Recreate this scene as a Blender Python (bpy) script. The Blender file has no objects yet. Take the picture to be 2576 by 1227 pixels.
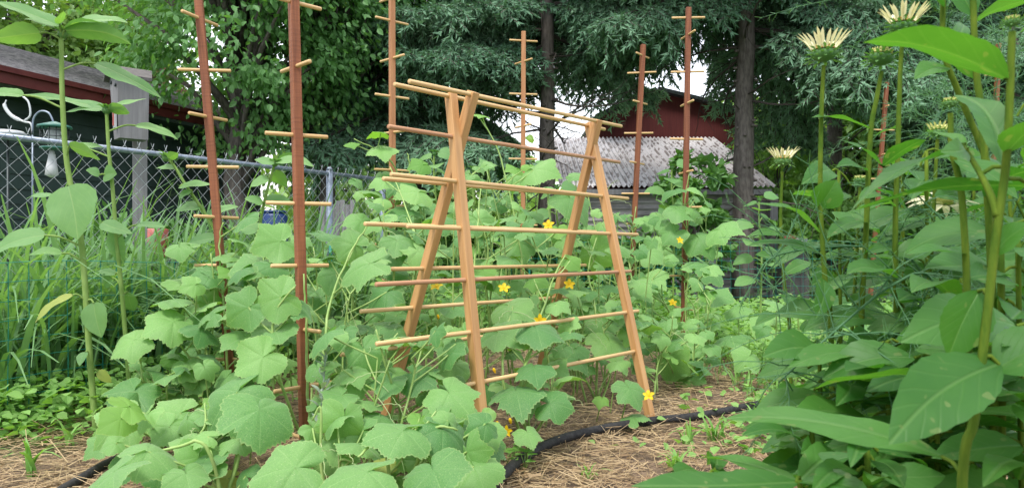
import bpy, math, random
import numpy as np
from mathutils import Vector, Matrix
R = math.radians
S = bpy.context.scene
COL = S.collection

# ------------------------------------------------------------------ camera, sky, sun, exposure
F, CX, CY, HC = 1840.0, 1288.0, 613.5, 0.8          # focal length and centre in px of a 2576 px wide picture, eye height
cam = bpy.data.objects.new('camera', bpy.data.cameras.new('camera'))
COL.objects.link(cam)
cam.location = (0, 0, HC); cam.rotation_euler = (R(90), 0, 0)
cam.data.sensor_width = 36; cam.data.lens = 36 * F / 2576
cam.data.clip_start = 0.05; cam.data.clip_end = 400
cam.data.dof.use_dof = True; cam.data.dof.focus_distance = 3.0; cam.data.dof.aperture_fstop = 11
S.camera = cam
w = bpy.data.worlds.new('World'); S.world = w; w.use_nodes = True
wn = w.node_tree.nodes; wl = w.node_tree.links
for n in list(wn): wn.remove(n)
out = wn.new('ShaderNodeOutputWorld')
sky = wn.new('ShaderNodeTexSky'); sky.sky_type = 'NISHITA'; sky.sun_disc = False
sky.sun_elevation = R(58); sky.sun_rotation = R(-25); sky.air_density = 1.0; sky.dust_density = 4.0; sky.ozone_density = 1.0
bg1 = wn.new('ShaderNodeBackground'); bg1.inputs[1].default_value = 0.06
bg2 = wn.new('ShaderNodeBackground'); bg2.inputs[0].default_value = (0.93, 0.95, 1.0, 1); bg2.inputs[1].default_value = 0.54
add = wn.new('ShaderNodeAddShader')
wl.new(sky.outputs[0], bg1.inputs[0]); wl.new(bg1.outputs[0], add.inputs[0]); wl.new(bg2.outputs[0], add.inputs[1]); wl.new(add.outputs[0], out.inputs[0])
sl = bpy.data.lights.new('sun', 'SUN'); sl.energy = 1.5; sl.angle = R(14); sl.color = (1, 0.96, 0.9)
so = bpy.data.objects.new('sun', sl); COL.objects.link(so); so.location = (0, 0, 20)
so.rotation_euler = (R(32), 0, R(-25))
S.view_settings.view_transform = 'Standard'; S.view_settings.look = 'None'
S.view_settings.gamma = 1; S.view_settings.use_curve_mapping = False; S.view_settings.exposure = 1.25

# ------------------------------------------------------------------ helpers
def P(px, py, Y): return Vector(((px - CX) / F * Y, Y, HC + (CY - py) / F * Y))
def G(px, py, z=0.0):                                # the point of the ground (height z) seen at a pixel
    Y = (HC - z) * F / (py - CY); return Vector(((px - CX) / F * Y, Y, z))
ORG = {}
def tag(o, label, cat, group=None, kind=None):
    if label: o['label'] = label
    if cat: o['category'] = cat
    if group: o['group'] = group
    if kind: o['kind'] = kind
    return o
def thing(name, label, cat, loc=(0, 0, 0), group=None):
    o = bpy.data.objects.new(name, None); COL.objects.link(o); o.location = loc; o.empty_display_size = 0.1
    ORG[o] = Vector(loc)
    return tag(o, label, cat, group)
def link(name, me, parent=None, M=None, org=None):
    o = bpy.data.objects.new(name, me); COL.objects.link(o)
    M = M or Matrix()
    if parent is not None:
        o.parent = parent
        o.matrix_basis = Matrix.Translation(-ORG[parent]) @ M
        ORG[o] = ORG[parent] + o.matrix_basis.translation if False else ORG[parent]
        if M == Matrix():
            ORG[o] = Vector((0, 0, 0))
    else:
        o.matrix_basis = M; ORG[o] = Vector((0, 0, 0))
    return o
def mesh_from(name, V, Fc, mats, midx=None, attrs=None, smooth=True):
    me = bpy.data.meshes.new(name)
    if isinstance(Fc, np.ndarray):
        n, k = Fc.shape
        me.vertices.add(len(V)); me.vertices.foreach_set('co', np.asarray(V, dtype=np.float32).ravel())
        me.loops.add(n * k); me.loops.foreach_set('vertex_index', Fc.astype(np.int32).ravel())
        me.polygons.add(n); me.polygons.foreach_set('loop_start', np.arange(0, n * k, k, dtype=np.int32))
        me.update(calc_edges=True)
    else:
        me.from_pydata([tuple(v) for v in V], [], Fc)
    for m in (mats if isinstance(mats, (list, tuple)) else [mats]): me.materials.append(m)
    if midx is not None: me.polygons.foreach_set('material_index', np.asarray(midx, dtype=np.int32))
    for k, a in (attrs or {}).items():
        me.attributes.new(k, 'FLOAT', 'POINT').data.foreach_set('value', np.asarray(a, dtype=np.float32))
    me.polygons.foreach_set('use_smooth', [smooth] * len(me.polygons))
    me.update()
    return me
class MB:
    def __init__(s): s.V = []; s.F = []; s.M = []; s.A = {}
    def at(s, k, vals, n0):
        a = s.A.setdefault(k, []); a.extend([0.0] * (n0 - len(a))); a.extend(vals)
    def add(s, V, Fc, m=0, attrs=None):
        n = len(s.V); s.V.extend(V); s.F.extend([tuple(i + n for i in f) for f in Fc]); s.M.extend([m] * len(Fc))
        for k, v in (attrs or {}).items(): s.at(k, v, n)
    def box(s, c, d, m=0, rot=None):
        x, y, z = d[0] / 2, d[1] / 2, d[2] / 2
        vs = [Vector((i, j, k)) for i in (-x, x) for j in (-y, y) for k in (-z, z)]
        if rot is not None: vs = [rot @ v for v in vs]
        s.add([v + Vector(c) for v in vs], [(0, 1, 3, 2), (4, 6, 7, 5), (0, 4, 5, 1), (2, 3, 7, 6), (0, 2, 6, 4), (1, 5, 7, 3)], m)
    def tube(s, pts, rad, n=6, m=0, cap=True):
        pts = [Vector(p) for p in pts]; k = len(pts)
        if not isinstance(rad, (list, tuple)): rad = [rad] * k
        V = []; up = None
        for i in range(k):
            d = (pts[min(i + 1, k - 1)] - pts[max(i - 1, 0)])
            d = d.normalized() if d.length > 1e-9 else Vector((0, 0, 1))
            if up is None: up = Vector((0, 0, 1)) if abs(d.z) < 0.9 else Vector((1, 0, 0))
            x = (up - d * up.dot(d)).normalized(); y = d.cross(x); up = x
            for j in range(n):
                a = 2 * math.pi * j / n
                V.append(pts[i] + (x * math.cos(a) + y * math.sin(a)) * rad[i])
        Fc = [(i * n + j, i * n + (j + 1) % n, (i + 1) * n + (j + 1) % n, (i + 1) * n + j) for i in range(k - 1) for j in range(n)]
        if cap and n > 2: Fc += [tuple(range(n))[::-1], tuple((k - 1) * n + j for j in range(n))]
        s.add(V, Fc, m)
    def mesh(s, name, mats, smooth=True):
        for k in s.A: s.A[k].extend([0.0] * (len(s.V) - len(s.A[k])))
        return mesh_from(name, s.V, s.F, mats, s.M, s.A, smooth)
    def build(s, name, mats, parent=None, smooth=True): return link(name, s.mesh(name, mats, smooth), parent)
def smooth_pts(pts, n=4):                             # Catmull-Rom
    pts = [Vector(p) for p in pts]; q = [pts[0] * 2 - pts[1]] + pts + [pts[-1] * 2 - pts[-2]]; r = []
    for i in range(1, len(q) - 2):
        for j in range(n):
            t = j / n; a, b, c, d = q[i - 1:i + 3]
            r.append(0.5 * ((2 * b) + (c - a) * t + (2 * a - 5 * b + 4 * c - d) * t * t + (3 * b - a - 3 * c + d) * t ** 3))
    r.append(pts[-1]); return r
def lerp(a, b, t): return a + (b - a) * t
def rvec(rg, s=1.0): return Vector((rg.gauss(0, s), rg.gauss(0, s), rg.gauss(0, s)))

# ------------------------------------------------------------------ materials
def newmat(name):
    m = bpy.data.materials.new(name); m.use_nodes = True
    nt = m.node_tree; nt.nodes.clear()
    o = nt.nodes.new('ShaderNodeOutputMaterial'); b = nt.nodes.new('ShaderNodeBsdfPrincipled')
    nt.links.new(b.outputs[0], o.inputs[0]); b.inputs['Roughness'].default_value = 0.6
    return m, nt, b, o
def c4(c): return (c[0], c[1], c[2], 1)
def mix(nt, fac, a, b, blend='MIX'):
    n = nt.nodes.new('ShaderNodeMix'); n.data_type = 'RGBA'; n.blend_type = blend
    for i, v in ((0, fac), (6, a), (7, b)):
        if hasattr(v, 'is_linked'): nt.links.new(v, n.inputs[i])
        elif i == 0: n.inputs[0].default_value = v
        else: n.inputs[i].default_value = c4(v)
    return n.outputs[2]
def mth(nt, op, a, b=None, clamp=False):
    n = nt.nodes.new('ShaderNodeMath'); n.operation = op; n.use_clamp = clamp
    for i, v in ((0, a), (1, b)):
        if v is None: continue
        if hasattr(v, 'is_linked'): nt.links.new(v, n.inputs[i])
        else: n.inputs[i].default_value = v
    return n.outputs[0]
def attr(nt, k):
    n = nt.nodes.new('ShaderNodeAttribute'); n.attribute_name = k; return n.outputs['Fac']
def noise(nt, scale, detail=3, vec=None, stretch=None, rough=0.55):
    n = nt.nodes.new('ShaderNodeTexNoise'); n.inputs['Scale'].default_value = scale; n.inputs['Detail'].default_value = detail; n.inputs['Roughness'].default_value = rough
    tc = nt.nodes.new('ShaderNodeTexCoord'); src = tc.outputs['Object']
    if stretch:
        mp = nt.nodes.new('ShaderNodeMapping'); mp.inputs['Scale'].default_value = stretch
        nt.links.new(src, mp.inputs['Vector']); src = mp.outputs[0]
    nt.links.new(src, n.inputs['Vector'])
    return n.outputs['Fac']
def ramp(nt, fac, lo, hi):
    n = nt.nodes.new('ShaderNodeMapRange'); n.inputs[1].default_value = lo; n.inputs[2].default_value = hi
    nt.links.new(fac, n.inputs[0]); return n.outputs[0]
def bump(nt, b, h, strength=0.3, dist=0.01):
    n = nt.nodes.new('ShaderNodeBump'); n.inputs['Strength'].default_value = strength; n.inputs['Distance'].default_value = dist
    nt.links.new(h, n.inputs['Height']); nt.links.new(n.outputs[0], b.inputs['Normal']); return n
def leaf_mat(name, dark, light, vein=None, transl=0.35, rough=0.55, spec=0.35, trc=None, blade=False, spots=None, edge=None, nscale=30, yellow=None, nb=0.25, sheen=0.0):
    m, nt, b, o = newmat(name)
    oi = nt.nodes.new('ShaderNodeObjectInfo')
    t = mth(nt, 'ADD', mth(nt, 'MULTIPLY', attr(nt, 'tint'), 1.0), mth(nt, 'MULTIPLY', oi.outputs['Random'], 0.75))
    nz = noise(nt, nscale, 4)
    t = mth(nt, 'ADD', t, mth(nt, 'MULTIPLY', mth(nt, 'SUBTRACT', nz, 0.5), 0.7), True)
    c = mix(nt, t, dark, light)
    if yellow:
        c = mix(nt, mth(nt, 'MULTIPLY', ramp(nt, oi.outputs['Random'], 0.94, 1.6), ramp(nt, noise(nt, 9, 2), 0.45, 0.7), True), c, yellow)
    h = nz
    if blade:
        ax = mth(nt, 'ABSOLUTE', attr(nt, 'lx'))
        mid = mth(nt, 'SUBTRACT', 1.0, ramp(nt, ax, 0.004, 0.016), True)
        s = mth(nt, 'FRACT', mth(nt, 'ADD', mth(nt, 'MULTIPLY', mth(nt, 'SUBTRACT', attr(nt, 'lu'), mth(nt, 'MULTIPLY', ax, 1.7)), 5.5), mth(nt, 'MULTIPLY', noise(nt, 12, 1), 1.6)))
        sv = mth(nt, 'SUBTRACT', 1.0, ramp(nt, mth(nt, 'ABSOLUTE', mth(nt, 'SUBTRACT', s, 0.5)), 0.03, 0.11), True)
        v = mth(nt, 'MAXIMUM', mid, mth(nt, 'MULTIPLY', sv, 0.22))
        c = mix(nt, mth(nt, 'MULTIPLY', v, 0.45), c, vein or light)
        h = mth(nt, 'SUBTRACT', mth(nt, 'MULTIPLY', nz, 0.5), mth(nt, 'MULTIPLY', v, 0.8))
    elif vein:
        v = attr(nt, 'vein')
        c = mix(nt, mth(nt, 'MULTIPLY', v, 0.4), c, vein)
        h = mth(nt, 'SUBTRACT', nz, mth(nt, 'MULTIPLY', v, 0.45))
    if edge: c = mix(nt, mth(nt, 'MULTIPLY', attr(nt, 'edge'), 0.6), c, edge)
    if spots:
        sp = ramp(nt, noise(nt, 55, 1), 0.69, 0.72)
        c = mix(nt, mth(nt, 'MULTIPLY', sp, 0.8), c, spots)
    nt.links.new(c, b.inputs['Base Color'])
    b.inputs['Roughness'].default_value = rough; b.inputs['Specular IOR Level'].default_value = spec
    b.inputs['Sheen Weight'].default_value = sheen; b.inputs['Sheen Roughness'].default_value = 0.5
    bump(nt, b, h, nb, 0.004)
    tr = nt.nodes.new('ShaderNodeBsdfTranslucent')
    tc = mix(nt, 1.0, c, trc or (1.5, 1.6, 0.5), 'MULTIPLY'); nt.links.new(tc, tr.inputs[0])
    ms = nt.nodes.new('ShaderNodeMixShader'); ms.inputs[0].default_value = transl
    nt.links.new(b.outputs[0], ms.inputs[1]); nt.links.new(tr.outputs[0], ms.inputs[2]); nt.links.new(ms.outputs[0], o.inputs[0])
    return m
def wood_mat(name, a, b_, dark=None, grain=(60, 60, 3), rough=0.65, saw=0.0, streak=0.0):
    m, nt, b, o = newmat(name)
    g = noise(nt, 1.0, 5, stretch=grain)
    oi = nt.nodes.new('ShaderNodeObjectInfo')
    f = mth(nt, 'ADD', ramp(nt, g, 0.3, 0.7), mth(nt, 'MULTIPLY', mth(nt, 'SUBTRACT', oi.outputs['Random'], 0.5), 0.5), True)
    c = mix(nt, f, a, b_)
    if dark:
        d = ramp(nt, noise(nt, 1.0, 4, stretch=(25, 25, 1.6)), 0.52, 0.72)
        c = mix(nt, mth(nt, 'MULTIPLY', d, streak or 0.6), c, dark)
    h = g
    if saw:
        sw = noise(nt, 1.0, 2, stretch=(4, 4, 120)); c = mix(nt, mth(nt, 'MULTIPLY', ramp(nt, sw, 0.45, 0.75), saw), c, dark or a)
        h = mth(nt, 'ADD', g, sw)
    nt.links.new(c, b.inputs['Base Color']); b.inputs['Roughness'].default_value = rough
    bump(nt, b, h, 0.4, 0.003); return m
def plain(name, a, b_=None, scale=8, rough=0.6, metal=0, bmp=0.2, stretch=None, detail=4, lo=0.35, hi=0.65, spec=0.4):
    m, nt, b, o = newmat(name)
    nz = noise(nt, scale, detail, stretch=stretch)
    nt.links.new(mix(nt, ramp(nt, nz, lo, hi), a, b_ or [v * 0.75 for v in a]), b.inputs['Base Color'])
    b.inputs['Roughness'].default_value = rough; b.inputs['Metallic'].default_value = metal
    b.inputs['Specular IOR Level'].default_value = spec
    bump(nt, b, nz, bmp, 0.005); return m
M = {}
M['cuke'] = leaf_mat('cucumber_leaf', (0.075, 0.225, 0.05), (0.265, 0.485, 0.13), (0.34, 0.54, 0.2), 0.30, 0.55, 0.45, sheen=0.18, spots=(0.45, 0.5, 0.28), edge=(0.33, 0.46, 0.16), nscale=28, yellow=(0.5, 0.48, 0.08))
M['cuke_young'] = leaf_mat('young_cucumber_leaf', (0.15, 0.33, 0.07), (0.24, 0.44, 0.10), (0.32, 0.5, 0.18), 0.4, 0.6, 0.3, edge=(0.35, 0.48, 0.15))
M['yellow_leaf'] = leaf_mat('yellowed_leaf', (0.30, 0.38, 0.09), (0.46, 0.46, 0.13), (0.5, 0.5, 0.2), 0.35, blade=False)
M['stem'] = plain('vine_stem', (0.22, 0.36, 0.08), (0.33, 0.46, 0.15), 30, 0.55)
M['tendril'] = plain('tendril', (0.34, 0.46, 0.20), (0.42, 0.5, 0.22), 30)
M['petal'] = leaf_mat('yellow_petal', (0.86, 0.58, 0.015), (0.88, 0.64, 0.03), None, 0.3, 0.5, 0.3, trc=(1.1, 1.0, 0.6))
M['sunleaf'] = leaf_mat('sunflower_leaf', (0.13, 0.28, 0.095), (0.21, 0.38, 0.13), (0.3, 0.44, 0.17), 0.35, 0.55, 0.4, blade=True)
M['sunstem'] = plain('sunflower_stem', (0.16, 0.27, 0.06), (0.24, 0.35, 0.10), 40, 0.7, stretch=(1, 1, 0.3), spec=0.2)
M['coneleaf'] = leaf_mat('coneflower_leaf', (0.040, 0.15, 0.024), (0.095, 0.25, 0.045), (0.15, 0.30, 0.085), 0.42, 0.48, 0.4, blade=True, nscale=22, nb=0.35, spots=(0.15, 0.24, 0.07))
M['conestem'] = plain('coneflower_stem', (0.055, 0.115, 0.010), (0.12, 0.175, 0.016), 90, 0.8, stretch=(1, 1, 0.25), spec=0.15, bmp=0.5)
M['ray'] = leaf_mat('pale_ray_petal', (0.72, 0.66, 0.30), (0.85, 0.80, 0.55), None, 0.3, 0.55, 0.3, trc=(1.1, 1.1, 0.8))
M['ray_green'] = leaf_mat('young_ray_petal', (0.60, 0.62, 0.20), (0.72, 0.70, 0.30), None, 0.3, 0.55, 0.3, trc=(1.1, 1.1, 0.8))
M['disc'] = plain('orange_flower_disc', (0.45, 0.22, 0.05), (0.35, 0.33, 0.08), 180, 0.7)
M['bract'] = leaf_mat('green_bract', (0.10, 0.24, 0.07), (0.20, 0.36, 0.12), None, 0.25)
M['fern'] = leaf_mat('asparagus_needle', (0.065, 0.185, 0.085), (0.13, 0.28, 0.125), None, 0.3)
M['cedar_red'] = wood_mat('red_cedar', (0.175, 0.052, 0.021), (0.32, 0.11, 0.041), (0.085, 0.022, 0.011), saw=0.4, streak=0.85)
M['cedar_tan'] = wood_mat('tan_cedar', (0.44, 0.22, 0.08), (0.61, 0.345, 0.14), (0.26, 0.10, 0.04), grain=(45, 45, 2.2), rough=0.55, streak=0.6)
M['cedar_mid'] = wood_mat('weathered_cedar', (0.34, 0.135, 0.052), (0.46, 0.22, 0.095), (0.20, 0.085, 0.04), streak=0.5)
M['dowel'] = wood_mat('dowel_wood', (0.55, 0.335, 0.135), (0.71, 0.475, 0.225), (0.38, 0.19, 0.09), grain=(80, 80, 4), rough=0.5, streak=0.3)
M['dowel_dark'] = wood_mat('weathered_dowel', (0.40, 0.20, 0.10), (0.54, 0.31, 0.17), (0.3, 0.15, 0.08), grain=(80, 80, 4))
M['hose'] = plain('black_rubber_hose', (0.012, 0.012, 0.013), (0.035, 0.033, 0.032), 60, 0.75, bmp=0.6)
M['galv'] = plain('galvanised_steel', (0.20, 0.24, 0.30), (0.30, 0.345, 0.41), 25, 0.45, 0.6)
M['galvwire'] = plain('galvanised_wire', (0.36, 0.39, 0.41), (0.52, 0.55, 0.57), 25, 0.45, 0.3)
M['greenwire'] = plain('green_coated_wire', (0.015, 0.20, 0.15), (0.025, 0.26, 0.19), 25, 0.4)
M['greywood'] = wood_mat('grey_weathered_wood', (0.13, 0.125, 0.13), (0.235, 0.225, 0.23), (0.12, 0.11, 0.10), grain=(30, 30, 1.5), streak=0.5)
M['darkwood'] = wood_mat('dark_weathered_wood', (0.05, 0.048, 0.045), (0.11, 0.10, 0.095), (0.03, 0.03, 0.03), grain=(30, 30, 1.5))
M['darkmetal'] = plain('dark_metal', (0.03, 0.04, 0.04), (0.06, 0.07, 0.07), 25, 0.4, 0.5)
M['feedgreen'] = plain('green_feeder_metal', (0.03, 0.13, 0.10), (0.05, 0.18, 0.14), 25, 0.4)
M['greyplastic'] = plain('pale_grey_plastic', (0.50, 0.52, 0.54), (0.6, 0.62, 0.62), 12, 0.4)
M['siding'] = plain('dark_green_siding', (0.034, 0.058, 0.05), (0.046, 0.074, 0.066), 6, 0.6)
M['redtrim'] = plain('dark_red_paint', (0.115, 0.02, 0.02), (0.15, 0.03, 0.028), 8, 0.5)
M['shingle'] = plain('grey_shingles', (0.17, 0.16, 0.17), (0.34, 0.32, 0.32), 14, 0.9, bmp=0.8, detail=8)
M['redwall'] = plain('red_board_wall', (0.085, 0.013, 0.013), (0.12, 0.021, 0.019), 5, 0.7, stretch=(12, 12, 0.6))
M['shedwall'] = plain('dark_corrugated_wall', (0.20, 0.19, 0.18), (0.34, 0.325, 0.31), 5, 0.6)
M['bark'] = plain('spruce_bark', (0.085, 0.07, 0.062), (0.17, 0.145, 0.13), 9, 0.9, bmp=1.0, stretch=(4, 4, 1.2), detail=8)
M['twig'] = plain('dark_twig', (0.045, 0.038, 0.033), (0.08, 0.065, 0.055), 9, 0.9)
M['needle'] = leaf_mat('spruce_needle', (0.09, 0.195, 0.12), (0.20, 0.345, 0.215), None, 0.18, 0.7, 0.12, trc=(1.2, 1.4, 0.8), nscale=2.0)
M['treeleaf'] = leaf_mat('dark_tree_leaf', (0.055, 0.17, 0.048), (0.14, 0.30, 0.10), None, 0.36, 0.5, 0.4, nscale=1.5)
M['lightleaf'] = leaf_mat('light_tree_leaf', (0.13, 0.25, 0.065), (0.27, 0.41, 0.14), None, 0.35, 0.55, 0.3, nscale=0.9)
M['brownleaf'] = leaf_mat('russet_leaf', (0.10, 0.075, 0.05), (0.17, 0.12, 0.08), None, 0.3, trc=(1.2, 1.1, 0.8))
M['shrub'] = leaf_mat('shrub_leaf', (0.045, 0.14, 0.035), (0.13, 0.28, 0.075), None, 0.3, 0.5, 0.4, nscale=3)
M['grass'] = leaf_mat('grass_blade', (0.09, 0.215, 0.09), (0.21, 0.37, 0.17), None, 0.35, 0.6, 0.15, nscale=4)
M['weed'] = leaf_mat('weed_leaf', (0.14, 0.31, 0.07), (0.26, 0.46, 0.13), None, 0.35, 0.55, 0.3, nscale=4)
M['straw'] = leaf_mat('straw_stalk', (0.20, 0.125, 0.06), (0.52, 0.39, 0.22), None, 0.12, 0.6, 0.3, trc=(1, 1, 0.9), nscale=40)
M['silver'] = leaf_mat('silvery_leaf', (0.26, 0.34, 0.27), (0.36, 0.44, 0.36), None, 0.25)
M['blue'] = plain('blue_plastic', (0.010, 0.035, 0.13), (0.013, 0.042, 0.16), 5, 0.4)
M['redplastic'] = plain('faded_red_plastic', (0.42, 0.09, 0.07), (0.5, 0.14, 0.11), 5, 0.4)
M['white'] = plain('white_paint', (0.42, 0.42, 0.44), (0.55, 0.55, 0.56), 5, 0.4)
# corrugated roof: white metal with dark debris and rust in patches
m, nt, b, o = newmat('white_corrugated_metal'); M['roofmetal'] = m
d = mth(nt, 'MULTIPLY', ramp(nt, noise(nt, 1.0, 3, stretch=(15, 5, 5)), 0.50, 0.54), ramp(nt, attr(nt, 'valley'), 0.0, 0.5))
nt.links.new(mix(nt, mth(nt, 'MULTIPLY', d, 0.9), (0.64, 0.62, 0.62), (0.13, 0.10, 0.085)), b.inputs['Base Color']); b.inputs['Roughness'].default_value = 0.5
# ground
m, nt, b, o = newmat('mulched_soil'); M['ground'] = m
n1 = noise(nt, 9, 6); n2 = noise(nt, 70, 5); n3 = noise(nt, 1.1, 3)
c = mix(nt, ramp(nt, n1, 0.35, 0.65), (0.085, 0.058, 0.04), (0.20, 0.135, 0.085)); c = mix(nt, ramp(nt, n2, 0.45, 0.7), c, (0.27, 0.19, 0.12))
tc = nt.nodes.new('ShaderNodeTexCoord'); sp = nt.nodes.new('ShaderNodeSeparateXYZ'); nt.links.new(tc.outputs['Object'], sp.inputs[0])
far = mth(nt, 'MAXIMUM', ramp(nt, mth(nt, 'ADD', sp.outputs[1], mth(nt, 'MULTIPLY', n3, 1.5)), 5.6, 6.4), ramp(nt, mth(nt, 'ADD', mth(nt, 'ABSOLUTE', mth(nt, 'SUBTRACT', sp.outputs[0], 0.15)), mth(nt, 'MULTIPLY', n3, 0.8)), 2.3, 2.7))
c = mix(nt, far, c, mix(nt, n1, (0.045, 0.085, 0.025), (0.08, 0.14, 0.045)))
nt.links.new(c, b.inputs['Base Color']); b.inputs['Roughness'].default_value = 0.95; bump(nt, b, n2, 1.0, 0.02)

# ------------------------------------------------------------------ leaf meshes
def blade_data(L, W, shape='cone', arch=0.1, fold=0.15, wave=0.03, seed=0, nu=12, droop=0.0):
    rg = random.Random(seed); a, c = {'cone': (0.75, 0.95), 'sun': (0.42, 0.85), 'lance': (0.9, 0.9)}[shape]
    um = a / (a + c); mx = um ** a * (1 - um) ** c
    vs = [-1, -0.72, -0.4, -0.12, 0, 0.12, 0.4, 0.72, 1]; V = []; lx = []; lu = []
    p1, p2 = rg.uniform(0, 6), rg.uniform(0, 6); cv = rg.uniform(-0.06, 0.06)
    for i in range(nu + 1):
        u = i / nu; uu = min(max(u, 0.012), 0.995)
        hw = W / 2 * uu ** a * (1 - uu) ** c / mx * (1 + 0.05 * (i % 2) * (0 < i < nu))
        for v in vs:
            x = v * hw + cv * L * math.sin(math.pi * u)
            z = arch * L * 4 * u * (1 - u) - droop * L * u * u + fold * abs(v) * hw - 0.25 * fold * v * v * hw + wave * L * v * v * math.sin(9 * u + (p1 if v > 0 else p2)) * math.sin(math.pi * u)
            V.append(Vector((x, L * u, z))); lx.append(v * hw / L); lu.append(u)
    k = len(vs)
    Fc = [(i * k + j, i * k + j + 1, (i + 1) * k + j + 1, (i + 1) * k + j) for i in range(nu) for j in range(k - 1)]
    return V, Fc, {'lx': lx, 'lu': lu}
def frame(o, y, n):
    y = y.normalized(); n = n - y * n.dot(y)
    if n.length < 1e-4: n = Vector((0, -1, 0.1)) - y * Vector((0, -1, 0.1)).dot(y)
    n.normalize(); x = y.cross(n)
    return Matrix(((x.x, y.x, n.x, o.x), (x.y, y.y, n.y, o.y), (x.z, y.z, n.z, o.z), (0, 0, 0, 1)))
SEED = [0]
def blade(parent, b, t, W, mat, nrm=None, shape='cone', name='leaf', label=None, **kw):
    SEED[0] += 1
    if nrm is None: nrm = Vector((0, -0.45, 0.9))
    V, Fc, A = blade_data((t - b).length, W, shape, seed=SEED[0], **kw)
    me = mesh_from(name, V, Fc, mat, None, A)
    o = link(name, me, parent, frame(b, t - b, nrm))
    if label: o['label'] = label
    return o
def cuke_leaf(seed, young=False):
    rg = random.Random(seed)
    keys = [(0, 1.0), (16, 0.86), (33, 0.76), (48, 0.85), (62, 0.93), (78, 0.80), (95, 0.72), (112, 0.78), (126, 0.80), (142, 0.70), (156, 0.60), (168, 0.44), (176, 0.14), (180, 0.08)]
    veins = [0, 62, 126]
    lob = rg.uniform(0.7, 1.2)
    ang = sorted(set([-v for v in np.arange(0, 180, 4.5)] + list(np.arange(0, 180, 4.5)) + [s * (v + e) for v in veins for e in (-1.4, 0, 1.4) for s in (1, -1)] + [179.5, -179.5]))
    jit = {k: rg.uniform(-0.05, 0.05) for k in range(-14, 15)}
    rings = [0.0, 0.22, 0.45, 0.68, 0.86, 0.95, 1.0]
    droop, cup, bend = rg.uniform(0.08, 0.42), rg.uniform(-0.12, 0.16), rg.uniform(-0.38, 0.10); ph = rg.uniform(0, 6); ax = rg.uniform(0.05, 0.22)
    V = []; vein = []; edge = []; bite = rg.uniform(-120, 120) if rg.random() < .4 else None
    for q, a in enumerate(ang):
        aa = abs(a); sg = 1 if a >= 0 else -1
        for i in range(len(keys) - 1):
            if keys[i][0] <= aa <= keys[i + 1][0]:
                t = (aa - keys[i][0]) / (keys[i + 1][0] - keys[i][0]); t = lerp(t, t * t * (3 - 2 * t), 0.45)
                r0 = lerp(keys[i][1] + jit[sg * i] * (i > 0), keys[i + 1][1] + jit[sg * (i + 1)] * (i < 12), t); break
        r0 = 0.8 + (r0 - 0.8) * lob if aa < 150 else r0
        r0 *= 1 + ((rg.uniform(.02, .06) if q % 2 else -rg.uniform(0, .025)) * (aa < 165)) - (rg.uniform(.08, .2) if bite is not None and abs(a - bite) < 7 else 0)
        isv = any(abs(aa - v) < 0.5 for v in veins)
        dv = min(abs(aa - v) for v in veins)
        for r in rings:
            rr = r * r0; x = math.sin(R(a)) * rr; y = math.cos(R(a)) * rr
            z = -droop * rr * rr - cup * x * x * -1.0 + bend * max(y, 0) ** 2 - ax * abs(x) * 0.4
            z += 0.018 * min(1, dv / 16) * math.sin(math.pi * min(1, r)) + 0.075 * r * r * math.sin(3 * R(a) + ph) + 0.022 * r ** 3 * math.sin(9 * R(a) + ph)
            V.append(Vector((x, y, z))); vein.append(1.0 * (isv and r < 0.93)); edge.append(1.0 if r == 1 else 0.0)
    k = len(rings); n = len(ang)
    Fc = [(i * k + j, (i + 1) * k + j, (i + 1) * k + j + 1, i * k + j + 1) for i in range(n - 1) for j in range(k - 1)]
    Fc = [f[::-1] for f in Fc]
    me = mesh_from('cucumber_leaf', V, Fc, M['cuke_young'] if young else M['cuke'], None, {'vein': vein, 'edge': edge})
    return me
CL = [cuke_leaf(i) for i in range(26)]; CY_ = [cuke_leaf(100 + i, True) for i in range(4)]
CYEL = CL[3].copy(); CYEL.materials.clear(); CYEL.materials.append(M['yellow_leaf'])

# ------------------------------------------------------------------ setting: ground
rg = random.Random(1); nr = np.random.default_rng(5)
xs = np.concatenate([np.linspace(-60, -5, 12), np.linspace(-4.6, 5, 60), np.linspace(6, 60, 12)])
ys = np.concatenate([np.linspace(-20, 1, 6), np.linspace(1.2, 8, 60), np.linspace(9, 100, 16)])
gx, gy = np.meshgrid(xs, ys); gz = 0.012 * np.sin(gx * 5.1 + gy * 2) + 0.012 * np.sin(gy * 6.3 - gx * 3) - 0.012
nx, ny = len(xs), len(ys); i, j = np.meshgrid(np.arange(nx - 1), np.arange(ny - 1)); a = (j * nx + i).ravel()
tag(link('ground', mesh_from('ground', np.stack([gx, gy, gz], -1).reshape(-1, 3), np.stack([a, a + 1, a + nx + 1, a + nx], 1), M['ground'])), 'ground of the garden bed and the yard beyond', None, None, 'structure')

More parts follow.
